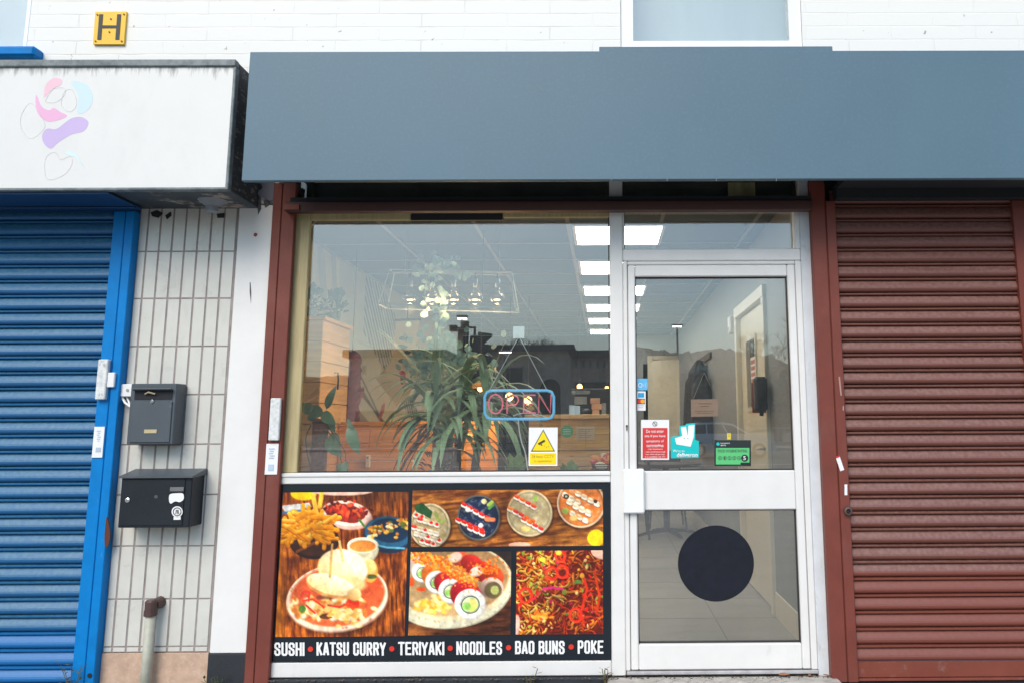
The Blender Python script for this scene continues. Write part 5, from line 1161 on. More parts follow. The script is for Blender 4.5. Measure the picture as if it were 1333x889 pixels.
# ---- tall planked cabinet at the left
plank_p = mat('pale_pine_plank', (.80, .48, .21), .55, var=.2, scale=4, stretch=(.8, .8, 9), bump=.2)
plank_o = mat('orange_pine_plank', (.80, .38, .10), .5, var=.22, scale=3.5, stretch=(.8, .8, 12), bump=.2, dirt=((.30, .13, .04), 9, .62, .7, .5, (.5, .5, 4)))
plank_g = mat('pine_plank', (.55, .38, .16), .5, var=.28, scale=3.5, stretch=(.8, .8, 12), bump=.2, dirt=((.14, .07, .03), 14, .66, .72, .7, (.6, .6, 1.5)))
def plank_wall(bm, x0, x1, y0, y1, z0, z1, n):
    h = (z1-z0)/n
    for i in range(n): box(bm, x0, x1, y0, y1, z0+i*h+.002, z0+(i+1)*h-.002, .004)
t = thing('planked_cabinet', 'tall pale pine cabinet clad in horizontal planks at the left wall', 'cabinet', (-1.9, 1.5, RZ0))
bm = B(); plank_wall(bm, RX0+.002, -1.80, 1.2, 1.78, RZ0, 1.87, 14)
obj('planks', bm, plank_p, t)
bm = B(); box(bm, RX0+.002, -1.78, 1.18, 1.80, 1.872, 1.895, .003); obj('top_board', bm, plank_p, t)
bm = B(); tube(bm, [(-1.795, 1.45, 1.55), (-1.77, 1.45, 1.55), (-1.765, 1.45, 1.50), (-1.77, 1.46, 1.44)], .006, 6); obj('coat_hook', bm, black_metal, t)
def leafy(name, label, cat, base, rad, n, m, seed, ls=.05, pot=None, flatn=.5):
    rs = random.Random(seed); t = thing(name, label, cat, base); bm = B()
    for i in range(n):
        a, b_ = rs.uniform(0, 6.28), rs.uniform(-.2, 1.4); d = Vector((math.cos(a)*math.cos(b_), math.sin(a)*math.cos(b_), math.sin(b_)*1.2))
        q = Vector(base)+Vector((0, 0, .06))+d*rad*rs.uniform(.3, 1); s = ls*rs.uniform(.6, 1.1); sd_ = d.cross(Vector((.1, .2, 1))).normalized()*s*.35; up_ = Vector((0, 0, s*.2))
        vs_ = [bm.verts.new(q), bm.verts.new(q+d*s*.5+sd_+up_), bm.verts.new(q+d*s), bm.verts.new(q+d*s*.5-sd_+up_)]; bm.faces.new(vs_)
    obj('foliage', bm, m, t)
    if pot: obj('pot', lathe(B(), base, [(pot*.7, 0), (pot, pot*1.5), (pot*.85, pot*1.5), (pot*.6, pot*.4)], 18), MATS.get('pot_m') or mat('pot_m', (.25, .30, .32), .4), t)
    return t
lg = mat('blue_green_leaf', (.10, .18, .17), .5, var=.3, scale=20)
leafy('potted_plant', 'small leafy potted plant on top of the planked cabinet, near its back', 'plant', (-1.87, 1.62, 1.896), .12, 60, lg, 3, .06, .05)
leafy('potted_plant', 'small leafy potted plant on top of the planked cabinet, near the window', 'plant', (-1.93, 1.30, 1.896), .11, 50, lg, 4, .06, .045)
# ---- low orange planked partition
t = thing('low_partition', 'low orange pine partition of horizontal planks behind the window plants', 'partition', (-1.4, 1.1, RZ0))
bm = B(); plank_wall(bm, -1.795, -.72, 1.60, 1.64, RZ0, 1.205, 10)
obj('planks', bm, plank_o, t)
obj('cap_board', box(B(), -1.777, -.70, 1.58, 1.67, 1.207, 1.23, .003), plank_o, t)
t = thing('door_sensor', 'tiny white sensor box on the orange planked partition', 'sensor', P(478, 608, 1.59)); bm = B(); pbox(bm, 475.5, 592, 481, 608, 1.572, 1.599, .003); obj('case', bm, white_plastic, t); bm = B(); pbox(bm, 477, 594, 479.5, 596, 1.569, 1.5715); obj('lens', bm, MATS['grey_button'], t)

# ---- twisted mauve rope of cloth
mauve = mat('mauve_cloth', (.24, .085, .105), .8, var=.35, scale=20)
c = P(457, 500, 1.9); t = thing('twisted_cloth', 'twisted column of mauve cloth hanging beside the planked cabinet', 'hanging', (c.x, 1.9, 1.2))
bm = B()
z_a, z_b = PZ(457, 546, 1.9), PZ(457, 462, 1.9)
for s in range(3):
    pts = [(c.x+.032*math.cos(s*2.09+k*.75), 1.9+.032*math.sin(s*2.09+k*.75), z_a+(z_b-z_a)*k/22) for k in range(23)]
    tube(bm, pts, .040, 7)
obj('cloth_rope', bm, mauve, t, smooth=True); bm = B(); tube(bm, [(c.x, 1.9, z_b), (c.x, 1.9, RZ1)], .003, 5); obj('cord', bm, black_metal, t)
bm = B(); tube(bm, [(c.x-.10, 1.88, z_b-.25), (c.x+.1, 1.88, z_b-.25)], .012, 6); obj('toggle', bm, mauve, t)

# ---- left wall mural: pale leaf fronds over cream, striped band and red brush spots
def mural(A):       # A.u = metres along the wall, A.v = metres above the floor
    u, v = A.u, A.v
    A.c[:] = (226, 214, 176)
    fr = np.sin((u*2.2+v*.8)*11+3*lattice(u, v, .5, 2))
    A.put((fr > .1)*np.clip((v-1.7)*4, 0, 1)*(u < 3.0)*.5, (120, 140, 146))
    A.put((u > 2.2)*(v > 1.62+(u-2.2)*.22)*1., (206, 204, 190))
    A.put(((np.abs(v-(2.25-(u-3.0)*.38)) < .34) & (np.sin((u*.9+v)*70) > -.1) & (u > 2.9) & (u < 5.2)), (92, 100, 108))
    for k in range(3): A.put(np.clip(1.4-np.abs((v-1.62)+(u-2.3-.25*k)*(.30+.1*k))/.012, 0, 1)*(u > 2)*(u < 5.5), (64, 56, 48))
    A.put((v < 1.5-(u-2.2)*.30)*(u < 3.2)*(u > 2.2), (150, 128, 96))
    A.put(((v > 1.75-(u-3.9)*.35) & (v < 1.95-(u-3.9)*.30) & (u > 3.9)), (240, 232, 206))
    for (x, y) in ((2.5, 1.30), (2.9, 1.42), (3.6, 1.30)): A.ell(x, y, .12, .04, (196, 70, 50), rough=.4, rot=40)
ys, zs_ = np.meshgrid(np.linspace(RY0+.02, 6.5, 420), np.linspace(1.0, RZ1-.01, 110)); A = Art(ys, zs_-RZ0); mural(A)
cc = np.clip(A.c/255, 0, 1)**2.2*.8; me = bpy.data.meshes.new('wall_mural'); idx = np.arange(ys.size).reshape(ys.shape)
Fm = np.stack([idx[:-1, :-1], idx[:-1, 1:], idx[1:, 1:], idx[1:, :-1]], -1).reshape(-1, 4); me.from_pydata(np.stack([np.full(ys.shape, RX0+.003), ys, zs_], -1).reshape(-1, 3).tolist(), [], Fm.tolist())
ca = me.color_attributes.new('Col', 'FLOAT_COLOR', 'POINT'); ca.data.foreach_set('color', np.concatenate([cc.reshape(-1, 3), np.ones((ys.size, 1))], 1).astype(np.float32).ravel())
tag(obj('wall_mural', me, picm, origin=(RX0+.003, 3, 1.0)), 'pale mural of fronds and a striped fan on the left wall', 'mural')
# hanging banner with blue fish prints
Yb = 2.3
t = thing('hanging_banner', 'long cream banner with blue fish prints and one red mark', 'banner', P(530, 520, Yb))
bm = B(); flat(bm, [(516, 417), (545, 416), (541, 470), (534, 512), (516, 528), (489, 492), (510, 470)], Yb, Yb+.006); obj('banner_cloth', bm, mat('cream_cloth', (.62, .56, .40), .8, var=.06), t)
bm = B()
for (x, y, r_) in ((526, 441, 7), (523, 452, 7.5), (529, 459, 6), (524, 470, 6)):
    flat(bm, [tuple(v[:2]) for v in smoothpts([(x-r_, y, 0), (x-r_*.3, y-r_*.5, 0), (x+r_, y-1, 0), (x+r_*.5, y+r_*.35, 0), (x-r_*.4, y+r_*.3, 0)], 4)], Yb-.002, Yb-.0003)
obj('fish_print', bm, mat('indigo_print', (.03, .09, .14), .7), t)
bm = B(); flat(bm, [tuple(v[:2]) for v in smoothpts([(520, 484, 0), (524, 482, 0), (528, 487, 0), (526, 498, 0), (522, 500, 0), (521, 492, 0)], 4)], Yb-.002, Yb-.0003); obj('red_mark', bm, mat('vermilion_print', (.40, .05, .035), .7), t)
bm = B(); tube(bm, [P(513, 417, Yb+.003), P(548, 416, Yb+.003)], .010, 6); p = P(530, 416, Yb); tube(bm, [(p.x, Yb+.003, p.z), (p.x, Yb+.003, RZ1)], .0025, 4); obj('hanging_rod', bm, black_metal, t)

# ---- wire frame pendant fixture with five bare bulbs
YF = .92
t = thing('pendant_fixture', 'white wire frame ceiling fixture with five clear globe bulbs', 'light fixture', P(590, 400, YF))
def F3(px, py, dy): p = P(px, py, YF); return Vector((p.x, YF+dy, p.z))
bulb_glass = glass_mat('bulb_glass', tint=(.93, .93, .92), refl=.07)
tl, tr_, bl_, br_ = F3(507, 351, 0), F3(665, 354, 0), F3(492.5, 396, 0), F3(671, 401, 0)
bk = Vector((0, .20, 0)); wf = mat('white_wire', (.40, .45, .46), .35)
bm = B()
for a, b in ((tl, tr_), (bl_, br_), (tl, bl_), (tr_, br_), (tl+bk*.6, tr_+bk*.6), (bl_+bk*1.1, br_+bk*1.1), (tl+bk*.6, bl_+bk*1.1), (tr_+bk*.6, br_+bk*1.1), (tl, tl+bk*.6), (tr_, tr_+bk*.6), (bl_, bl_+bk*1.1), (br_, br_+bk*1.1)): tube(bm, [a, b], .0038, 5)
obj('wire_frame', bm, wf, t)
bm = B()
for a in (525, 648.5): p = F3(a, 353, .05); tube(bm, [p, Vector((p.x, p.y, RZ1))], .0018, 4); box(bm, p.x-.012, p.x+.012, p.y-.012, p.y+.012, p.z-.006, p.z+.004)
obj('suspension_wire', bm, steel, t)
bm = B(); box(bm, tl.x, tr_.x, YF+.052, YF+.068, tl.z-.012, tl.z-.002, .002); obj('lamp_rail', bm, wf, t)
for px_ in (531, 559.5, 588, 616.5, 645.5):
    p = F3(px_, 386, .06)
    h = obj('lamp_holder', lathe(B(), (p.x, p.y, p.z), [(.016, .066), (.016, .125), (.004, .13), (.004, tl.z-p.z-.012)], 12), mat('clear_holder', (.25, .28, .30), .2, metal=.6), t, smooth=True)
    g_ = obj('bulb', lathe(B(), (p.x, p.y, p.z), [(.004, -.046), (.024, -.040), (.041, -.022), (.046, 0), (.040, .022), (.026, .040), (.016, .060), (.016, .070)], 20), bulb_glass, h, smooth=True)
    bm = B(); ico(bm, (p.x, p.y, p.z-.012), .022, 2, (1, .8, .28)); obj('filament', bm, mat('lit_filament', (1, .85, .6), .5, emit=((1, .90, .74), .9)), h)
    l = bpy.data.lights.new('bulb_light', 'POINT'); l.energy = 1.2; l.color = (1, .66, .34); l.shadow_soft_size = .03; lo = bpy.data.objects.new('bulb_light', l); col.objects.link(lo); lo.location = (p.x-wp(t).x, p.y-wp(t).y, p.z-wp(t).z-.07); lo.parent = t
# trailing artificial vine hung on the fixture
vine_m = mat('pale_eucalyptus_leaf', (.45, .62, .55), .6, var=.3, scale=25)
rs = random.Random(14); p0 = F3(567, 345, .03)
t = thing('trailing_vine', 'trailing pale green eucalyptus garland hanging through the wire fixture', 'plant', (p0.x, p0.y, PZ(570, 500, YF)))
bs, blf = B(), B()
def eleaf(bm, q, d, s):
    sd_ = d.cross(Vector((.2, 1, .3))).normalized()*s*.42; m_ = q+d*s*.5
    vs_ = [bm.verts.new(q), bm.verts.new(q+d*s*.3+sd_), bm.verts.new(q+d*s*.75+sd_*.8), bm.verts.new(q+d*s), bm.verts.new(q+d*s*.75-sd_*.8), bm.verts.new(q+d*s*.3-sd_)]; bm.faces.new(vs_)
for (pts, n_, s0) in (([(572, 336), (556, 352), (566, 372), (573, 400), (570, 425), (569, 448)], 46, .042), ([(575, 340), (598, 352), (600, 362)], 16, .045), ([(560, 350), (548, 372), (553, 408)], 18, .04), ([(568, 350), (540, 345), (534, 352)], 12, .045), ([(571, 400), (575, 440), (590, 470), (598, 500)], 30, .04), ([(566, 440), (555, 462), (560, 486)], 22, .042), ([(575, 448), (606, 462), (612, 476)], 20, .042)):
    pp = smoothpts([F3(a, b, rs.uniform(-.04, .12)) for a, b in pts], 6, False); tube(bs, pp, .0022, 4)
    for i in range(n_):
        k = pp[int(i/n_*(len(pp)-1))]; a = rs.uniform(0, 6.28); d = Vector((math.cos(a), math.sin(a)*.6, rs.uniform(-.7, .3))).normalized(); eleaf(blf, k, d, s0*1.25*rs.uniform(.7, 1.15))
for i in range(210): q = F3(576+rs.gauss(0, 24), 470+rs.gauss(0, 20), rs.uniform(-.08, .12)); a = rs.uniform(0, 6.28); eleaf(blf, q, Vector((math.cos(a), math.sin(a)*.6, rs.uniform(-.7, .3))).normalized(), .052*rs.uniform(.7, 1.1))
for i in range(40): q = F3(570+rs.gauss(0, 12), 345+rs.gauss(0, 7), rs.uniform(-.08, .12)); a = rs.uniform(0, 6.28); eleaf(blf, q, Vector((math.cos(a), math.sin(a)*.6, rs.uniform(-.7, .3))).normalized(), .045*rs.uniform(.7, 1.1))
obj('stem', bs, mat('vine_stem', (.22, .26, .18), .7), t); obj('leaves', blf, vine_m, t)

# ---- big strap leaved plant in the window
rs = random.Random(31)
Yp = .62
c = P(592, 640, Yp)
t = thing('yucca', 'large yucca with long drooping strap leaves in the middle of the window', 'plant', (c.x, Yp, RZ0))
zp = .62
lgm = mat('strap_leaf', (.32, .45, .24), .5, var=.40, scale=9, dirt=((.22, .20, .07), 6, .58, .7, .6, (1, 1, 1)))
lym = mat('yellow_green_leaf', (.20, .24, .04), .45, var=.2, scale=9); lbm = mat('dead_brown_leaf', (.17, .075, .03), .7, var=.3, scale=12)
def strap(bm, base, az_, el, L_, wd, droop, n=9):
    d = Vector((math.cos(az_)*math.cos(el), math.sin(az_)*math.cos(el), math.sin(el))); q = Vector(base); prev = None
    sd0 = Vector((-math.sin(az_), math.cos(az_), 0)); nn = None
    for i in range(n+1):
        k = i/n; w_ = wd*(.55+.45*math.sin(math.pi*min(1, k*1.6+.1)/2))*(1-k**3)+.0008
        nrm = sd0.cross(d).normalized()
        row = [bm.verts.new(q-sd0*w_+nrm*w_*.35), bm.verts.new(q), bm.verts.new(q+sd0*w_+nrm*w_*.35)]
        if prev: bm.faces.new((prev[0], prev[1], row[1], row[0])); bm.faces.new((prev[1], prev[2], row[2], row[1]))
        prev = row; q = q+d*(L_/n); d = (d+Vector((0, 0, -droop*(k+.25)/n*2.2))).normalized()
        q.y = max(q.y, .085)
g1, g2_, g3_ = B(), B(), B(); trunk = B()
for (hx_, hy_, tx, dY, n_, sc_) in ((566, 520, 578, .0, 28, 1.0), (600, 505, 592, .14, 28, 1.0), (632, 520, 606, .02, 28, .95), (585, 560, 588, -.12, 30, .85)):
    hd = P(hx_, hy_, Yp+dY); b0 = P(tx, 640, Yp+dY); tube(trunk, [(b0.x, Yp+dY, zp-.05), (hd.x*.5+b0.x*.5, Yp+dY, (zp+hd.z)/2), tuple(hd)], [.028, .022, .02], 8)
    for i in range(n_):
        az_ = i*2.4+rs.uniform(-.3, .3); el = rs.uniform(-.15, 1.15); strap(g1, hd+Vector((0, 0, rs.uniform(-.10, .04))), az_, el, rs.uniform(.34, .60)*sc_, rs.uniform(.017, .027), rs.uniform(1.0, 2.6))
hd = P(566, 520, Yp)
for i, (a, e, l_) in enumerate(((1.7, 1.42, .36), (1.2, 1.35, .32), (2.2, 1.5, .34))): strap(g2_, hd, a, e, l_, .02, .1)
hd2 = P(632, 505, Yp); strap(g2_, hd2, .4, 1.2, .32, .008, .1)
for (ax, ay, bx_, by_) in ((0, 0, 0, 0),):
    for i in range(9): strap(g3_, P(560+rs.uniform(-8, 14), 555+rs.uniform(-8, 10), Yp), rs.uniform(2.6, 4.0), rs.uniform(-.9, -.2), rs.uniform(.28, .46), .012, 1.0)
for i in range(4): strap(g1, P(560, 500, Yp), 3.0+rs.uniform(-.3, .4), rs.uniform(.5, .9), .50, .011, .3)
obj('stem', trunk, mat('yucca_trunk', (.16, .11, .06), .85, var=.3, scale=30, bump=.5), t)
obj('leaves', g1, lgm, t, smooth=True); obj('upright_leaves', g2_, lym, t, smooth=True, label='upright yellow green leaves'); obj('dead_leaves', g3_, lbm, t, label='drooping brown leaves')
obj('pot', lathe(B(), (c.x, Yp, zp-.42), [(.16, 0), (.21, .36), (.225, .37), (.225, .40), (.20, .40), (.19, .34)], 28), mat('grey_pot', (.16, .16, .16), .6), t, smooth=True)
t2 = thing('plant_bench', 'low dark bench carrying the window plants below the sill', 'bench', (-1.0, .45, RZ0))
obj('bench_top', box(B(), -1.62, -.15, .22, .86, .17, .20, .004), mat('dark_bench_wood', (.06, .04, .03), .6), t2)
for a, b in ((-1.58, .26), (-.19, .26), (-1.58, .82), (-.19, .82)): obj('leg', box(B(), a-.02, a+.02, b-.02, b+.02, RZ0, .169), MATS['dark_bench_wood'], t2)

# ---- pothos on a moss pole at the left
Ym = .36; c = P(415, 600, Ym)
t = thing('moss_pole_plant', 'broad leaved climber on a brown coir pole at the left of the window', 'plant', (c.x, Ym, .20))
pz1 = PZ(415, 546, Ym)
obj('coir_pole', lathe(B(), (c.x, Ym, .30), [(.040, 0), (.041, pz1-.30-.01), (.036, pz1-.30), (.01, pz1-.295)], 20), mat('brown_coir', (.40, .16, .10), .9, var=.4, scale=60, bump=1, bscale=120), t, smooth=True)
obj('pole_cap', lathe(B(), (c.x, Ym, pz1-.02), [(.044, 0), (.044, .012), (.02, .014)], 20), mat('maroon_cap', (.12, .03, .035), .6), t)
obj('pot', lathe(B(), (c.x, Ym, .201), [(.09, 0), (.125, .2), (.13, .21), (.115, .21), (.11, .18)], 24), MATS['grey_pot'], t, smooth=True)
bm = B(); pp = [(c.x+.046*math.cos(k*.5), Ym+.046*math.sin(k*.5), .40+k*(pz1-.40)/40) for k in range(41)]; tube(bm, pp, .004, 5)
for q in ([(405, 553), (398, 570), (402, 600), (410, 615)], [(426, 560), (440, 580), (446, 612)], [(427, 555), (448, 585), (450, 600)]): tube(bm, smoothpts([P(a, b, Ym-.02) for a, b in q], 5, False), .003, 5)
obj('stem', bm, mat('climber_stem', (.20, .19, .12), .7), t)
plm = mat('broad_green_leaf', (.24, .38, .20), .38, var=.25, scale=12, coat=.15)
bm = B()
def bleaf(bm, base, tip, wd, fold=.25):
    b_, e = Vector(base), Vector(tip); d = e-b_; L_ = d.length; d.normalize(); sd_ = d.cross(Vector((0, 1, 0))).normalized(); prev = None; nrm = Vector((0, -1, 0))
    for i in range(9):
        k = i/8; w_ = wd*math.sin(math.pi*k**.75)**.8 if 0 < i < 8 else .0006; q = b_+d*L_*k+nrm*(.02*math.sin(k*3.1))
        row = [bm.verts.new(q-sd_*w_+nrm*w_*fold), bm.verts.new(q), bm.verts.new(q+sd_*w_+nrm*w_*fold*.3)]
        if prev: bm.faces.new((prev[0], prev[1], row[1], row[0])); bm.faces.new((prev[1], prev[2], row[2], row[1]))
        prev = row
for (a, b, c_, d_, w_, dy) in ((410, 535, 390, 527, .030, 0), (420, 540, 404, 528, .032, -.03), (425, 532, 438, 502, .022, 0), (420, 536, 437, 552, .03, -.04), (427, 540, 436, 562, .028, .02), (455, 553, 468, 592, .032, 0), (425, 570, 446, 594, .034, -.02), (432, 562, 443, 586, .03, .03), (412, 545, 400, 540, .02, 0), (445, 618, 452, 600, .03, 0), (438, 612, 455, 606, .03, -.03), (452, 545, 462, 560, .012, 0)):
    bleaf(bm, P(a, b, Ym+dy), P(c_, d_, Ym+dy), w_)
obj('leaves', bm, plm, t, smooth=True)

# small ground plants low in the window
pinkm = mat('pink_green_leaf', (.24, .09, .09), .6, var=.5, scale=40)
leafy('potted_plant', 'low pinkish potted plant at the foot of the yucca', 'plant', P(572, 634, .3), .10, 90, pinkm, 8, .05, .06)
gl_m = mat('soft_green_leaf', (.20, .30, .10), .6, var=.3, scale=30)
leafy('potted_plant', 'low light green potted plant below the camera warning sticker', 'plant', P(670, 652, .3), .09, 90, gl_m, 9, .07, .06)
leafy('potted_plant', 'low light green potted plant right of the camera warning sticker', 'plant', P(742, 656, .3), .08, 80, gl_m, 10, .07, .06)
shf = thing('window_shelf', 'narrow white shelf just below the window sill holding small pots', 'shelf', (-.6, .3, .8)); zsh = PZ(670, 652, .3)-.006
obj('shelf_board', box(B(), -1.2, -.0, .21, .40, zsh-.02, zsh, .002), white_paint, shf); obj('shelf_bracket', box(B(), -.62, -.58, .21, .39, zsh-.10, zsh-.021), black_metal, shf)

# ---- planked counter
YC = 2.5
t = thing('counter', 'pine planked counter with a thick top at the right of the window', 'counter', P(750, 700, YC))
cx0, cx1, cz = PX(688, 570, YC), PX(812, 570, YC), PZ(760, 545, YC)
bm = B(); plank_wall(bm, cx0, cx1, YC, YC+.03, RZ0, cz, 10); plank_wall(bm, cx1-.03, cx1-.0, YC+.031, YC+.6, RZ0, cz, 10); obj('planks', bm, plank_g, t)
obj('counter_top', box(B(), cx0-.03, cx1+.03, YC-.05, YC+.62, cz+.001, cz+.036, .004), plank_g, t)
t = thing('round_badge', 'small round green badge on the pine counter front', 'sticker', P(738, 568, YC)); obj('disc', disc(B(), 738, 561, 8, YC-.006, YC-.001, 24), mat('badge_green', (.02, .36, .22), .5), t)
bm = B()
for y in (558, 561, 564): flat(bm, [(733, y), (743, y-.3), (743, y+.6), (733, y+.9)], YC-.0075, YC-.0063)
obj('print', bm, mat('badge_print', (.45, .75, .62), .5), t)
t = thing('paper_notice', 'pale typed notice pinned to the pine counter front', 'notice', P(762, 573, YC)); obj('sheet', flat(B(), [(750, 555), (774, 554), (774, 572), (750, 572.5)], YC-.004, YC-.001), mat('greyed_paper', (.48, .45, .38), .7), t)
bm = B()
for k in range(5): flat(bm, [(752.5, 558+k*2.6), (771-(k % 3)*3, 557.8+k*2.6), (771-(k % 3)*3, 558.5+k*2.6), (752.5, 558.7+k*2.6)], YC-.0055, YC-.0042)
obj('print', bm, mat('grey_print', (.25, .23, .2), .6), t)
t = thing('tablet_screen', 'pale blue tablet leaning on the counter top', 'tablet', P(748, 541, YC+.1)); bm = B(); flat(bm, [(741, 527), (755, 528), (755, 540.5), (741, 540.5)], YC+.10, YC+.115); obj('screen', bm, mat('tablet_glow', (.3, .4, .5), .3, emit=((.35, .5, .65), .35)), t); bm = B(); pbox(bm, 745, 538, 751, 541, YC+.12, YC+.17); obj('stand', bm, black_metal, t)
t = thing('takeaway_boxes', 'stack of pinkish takeaway boxes on the counter top', 'boxes', P(775, 541, YC+.15))
for i, (a, b, c_, d_) in enumerate(((771, 533, 780, 540.5), (770, 525.5, 783, 532.5), (768.5, 518, 781, 525))): bm = B(); pbox(bm, a, b, c_, d_, YC+.12, YC+.22, .003); obj('box', bm, mat('pink_card', (.62, .36, .25), .7, var=.1), t)
t = thing('black_bag', 'dark bag slumped on the counter beside the tablet', 'bag', P(760, 541, YC+.2)); p = P(760, 537, YC+.25); bm = B(); ico(bm, (p.x, YC+.25, p.z), .055, 3, (1.2, .9, .7), .06, random.Random(2)); obj('bag_body', bm, black_metal, t, smooth=True); bm = B(); tube(bm, [(p.x-.03, YC+.25, p.z+.03), (p.x, YC+.25, p.z+.07), (p.x+.03, YC+.25, p.z+.03)], .005, 5); obj('handle', bm, black_metal, t)
t = thing('coffee_machine', 'dark coffee machine with chrome parts behind the counter', 'coffee machine', P(775, 541, YC+.5)); bm = B(); pbox(bm, 742, 505, 797, 540, YC+.42, YC+.6, .01); obj('body', bm, black_metal, t)
bm = B(); pbox(bm, 744, 508, 768, 513, YC+.405, YC+.418); pbox(bm, 783, 524, 789, 540, YC+.405, YC+.418); obj('chrome_trim', bm, chrome, t); bm = B(); pbox(bm, 748, 516, 764, 526, YC+.405, YC+.418); obj('panel', bm, mat('grey_panel', (.22, .25, .28), .4), t)
# red and yellow snack packets near the mullion
t = thing('snack_basket', 'wire basket of red and yellow snack packets beside the mullion', 'basket', P(788, 614, .5)); rs = random.Random(5); p = P(787, 612, .5)
bm = B()
for k in range(4): tube(bm, [(p.x+a*.07, .5+b*.06, p.z+k*.012) for a, b in ((-1, -1), (1, -1), (1, 1), (-1, 1), (-1, -1))], .002, 4)
obj('wire_basket', bm, black_metal, t)
for i in range(8):
    q = Vector((p.x+rs.uniform(-.05, .05), .5+rs.uniform(-.04, .04), p.z+.02+rs.uniform(0, .06))); bm = B(); ico(bm, q, .03, 2, (1.1, .35, .75), .12, rs); bmesh.ops.rotate(bm, verts=bm.verts, cent=q, matrix=Matrix.Rotation(rs.uniform(-.8, .8), 3, 'Y'))
    obj('packet', bm, mat(*[('packet_red', (.60, .05, .03), .35), ('packet_orange', (.80, .30, .04), .35), ('packet_cream', (.75, .62, .4), .35)][i % 3]), t)
t = thing('basket_shelf', 'dark pedestal under the snack basket', 'stand', (p.x, .5, RZ0)); obj('top', box(B(), p.x-.10, p.x+.09, .42, .58, p.z-.022, p.z-.003, .003), black_metal, t); obj('post', box(B(), p.x-.02, p.x+.02, .48, .52, RZ0, p.z-.023), black_metal, t)

# ---- warm pendant lamps over the back counter
warm = mat('warm_lit_bulb', (1, .6, .2), .5, emit=((1, .50, .12), 9))
def pendant(px, py, Y, label, shade=True, r_=.04, en=7):
    p = P(px, py, Y); t = thing('pendant_lamp', label, 'pendant lamp', tuple(p), 'warm pendant lamps inside the shop')
    bm = B(); ico(bm, p, r_, 2); obj('bulb', bm, warm, t, smooth=True)
    bm = B(); tube(bm, [p+Vector((0, 0, r_)), (p.x, p.y, RZ1)], .004, 5); obj('cord', bm, black_metal, t)
    if shade: obj('lamp_shade', lathe(B(), (p.x, p.y, p.z+.01), [(k_[0]*(.55 if Y < 2 else 1), k_[1]*(.6 if Y < 2 else 1)) for k_ in ((.20, -.01), (.08, .05), (.03, .08), (.025, .08), (.075, .045), (.19, -.012))], 20), mat('orange_shade', (.55, .20, .03), .5, emit=((1, .33, .03), .25)), t, smooth=True)
    else: obj('lamp_holder', lathe(B(), (p.x, p.y, p.z+r_), [(.02, 0), (.015, .06)], 10), black_metal, t)
    l = bpy.data.lights.new('pendant_light', 'POINT'); l.energy = en; l.color = (1, .5, .15); l.shadow_soft_size = .05; lo = bpy.data.objects.new('pendant_light', l); col.objects.link(lo); lo.location = (0, 0, -.07); lo.parent = t
pendant(625.5, 505, 1.25, 'warm pendant lamp with an orange shade left of the OPEN sign', True, .022, 13)
pendant(663, 516, 4.2, 'bare warm bulb seen through the letter P of the OPEN sign', False)
pendant(687.5, 521, 4.2, 'bare warm bulb seen through the letter E of the OPEN sign', False)
pendant(754.5, 503, 5.2, 'small warm bulb above the counter, left of the mullion', False, .03)
pendant(790, 505, 6.2, 'small dim warm bulb nearest to the window mullion', False, .025)

coat_m = mat('dark_coat_cloth', (.012, .015, .022), .85, var=.4, scale=12)
t = thing('hanging_coats', 'dark coats bunched on hooks on the far right wall behind the plaque', 'coats', (RX1-.1, 4.6, .95))
for k, (yy, ht) in enumerate(((4.25, 1.70), (4.55, 1.84), (4.9, 1.76))):
    bm = B(); rs = random.Random(60+k); rings = []
    lathe(bm, (RX1-.10, yy, 1.02), [(.16, 0), (.19, .15), (.17, ht-1.35), (.15, ht-1.15), (.05, ht-1.03), (.02, ht-1.02)], 14)
    for v in bm.verts: v.co.x = RX1-.004-(RX1-.004-v.co.x)*.75; v.co += Vector((0, rs.uniform(-.025, .025), rs.uniform(-.03, .03))); v.co.x = min(v.co.x, RX1-.003)
    obj('coat', bm, coat_m, t)
obj('hook_rail', box(B(), RX1-.022, RX1-.001, 4.1, 5.05, 1.84, 1.90), MATS['dark_bench_wood'], t)

# ---- tables, chairs and the table with a starred foot seen under the door rail
dk = mat('dark_chair_metal', (.018, .018, .02), .45); seatm = mat('dark_seat', (.05, .03, .028), .6)
def chair(label, x, y, rz):
    t = thing('dining_chair', label, 'chair', (x, y, RZ0), 'dark dining chairs in the shop'); t.rotation_euler.z = rz
    for sx_ in (-1, 1):
        for sy_ in (-1, 1): obj('leg', tube(B(), [(x+sx_*.21, y+sy_*.21, RZ0), (x+sx_*.17, y+sy_*.17, .47)], .012, 6), dk, t)
        obj('back_post', tube(B(), [(x+sx_*.18, y+.17, .47), (x+sx_*.18, y+.22, .90)], .012, 6), dk, t)
    obj('seat', box(B(), x-.20, x+.20, y-.20, y+.20, .471, .50, .01), seatm, t)
    obj('backrest', box(B(), x-.19, x+.19, y+.195, y+.225, .68, .89, .008), seatm, t)
    return t
def table(label, x, y, star=True, r_=.38):
    t = thing('cafe_table', label, 'table', (x, y, RZ0), 'pedestal tables in the shop')
    obj('table_top', lathe(B(), (x, y, .755), [(r_, 0), (r_, .03)], 32), seatm, t); obj('pedestal', tube(B(), [(x, y, .06), (x, y, .754)], .035, 12), dk, t)
    for k in range(4): a = k*math.pi/2+.4; obj('foot', tube(B(), [(x, y, .085), (x+.2*math.cos(a), y+.2*math.sin(a), .065), (x+.34*math.cos(a), y+.34*math.sin(a), .042)], [.026, .02, .014], 6), dk, t)
    return t
tx = P(868, 680, 5.2).x
table('pedestal table with a four legged star foot visible under the door rail', tx, 5.2)
chair('dark chair left of the star footed table, seen through the door', tx-.42, 5.0, R(-90))
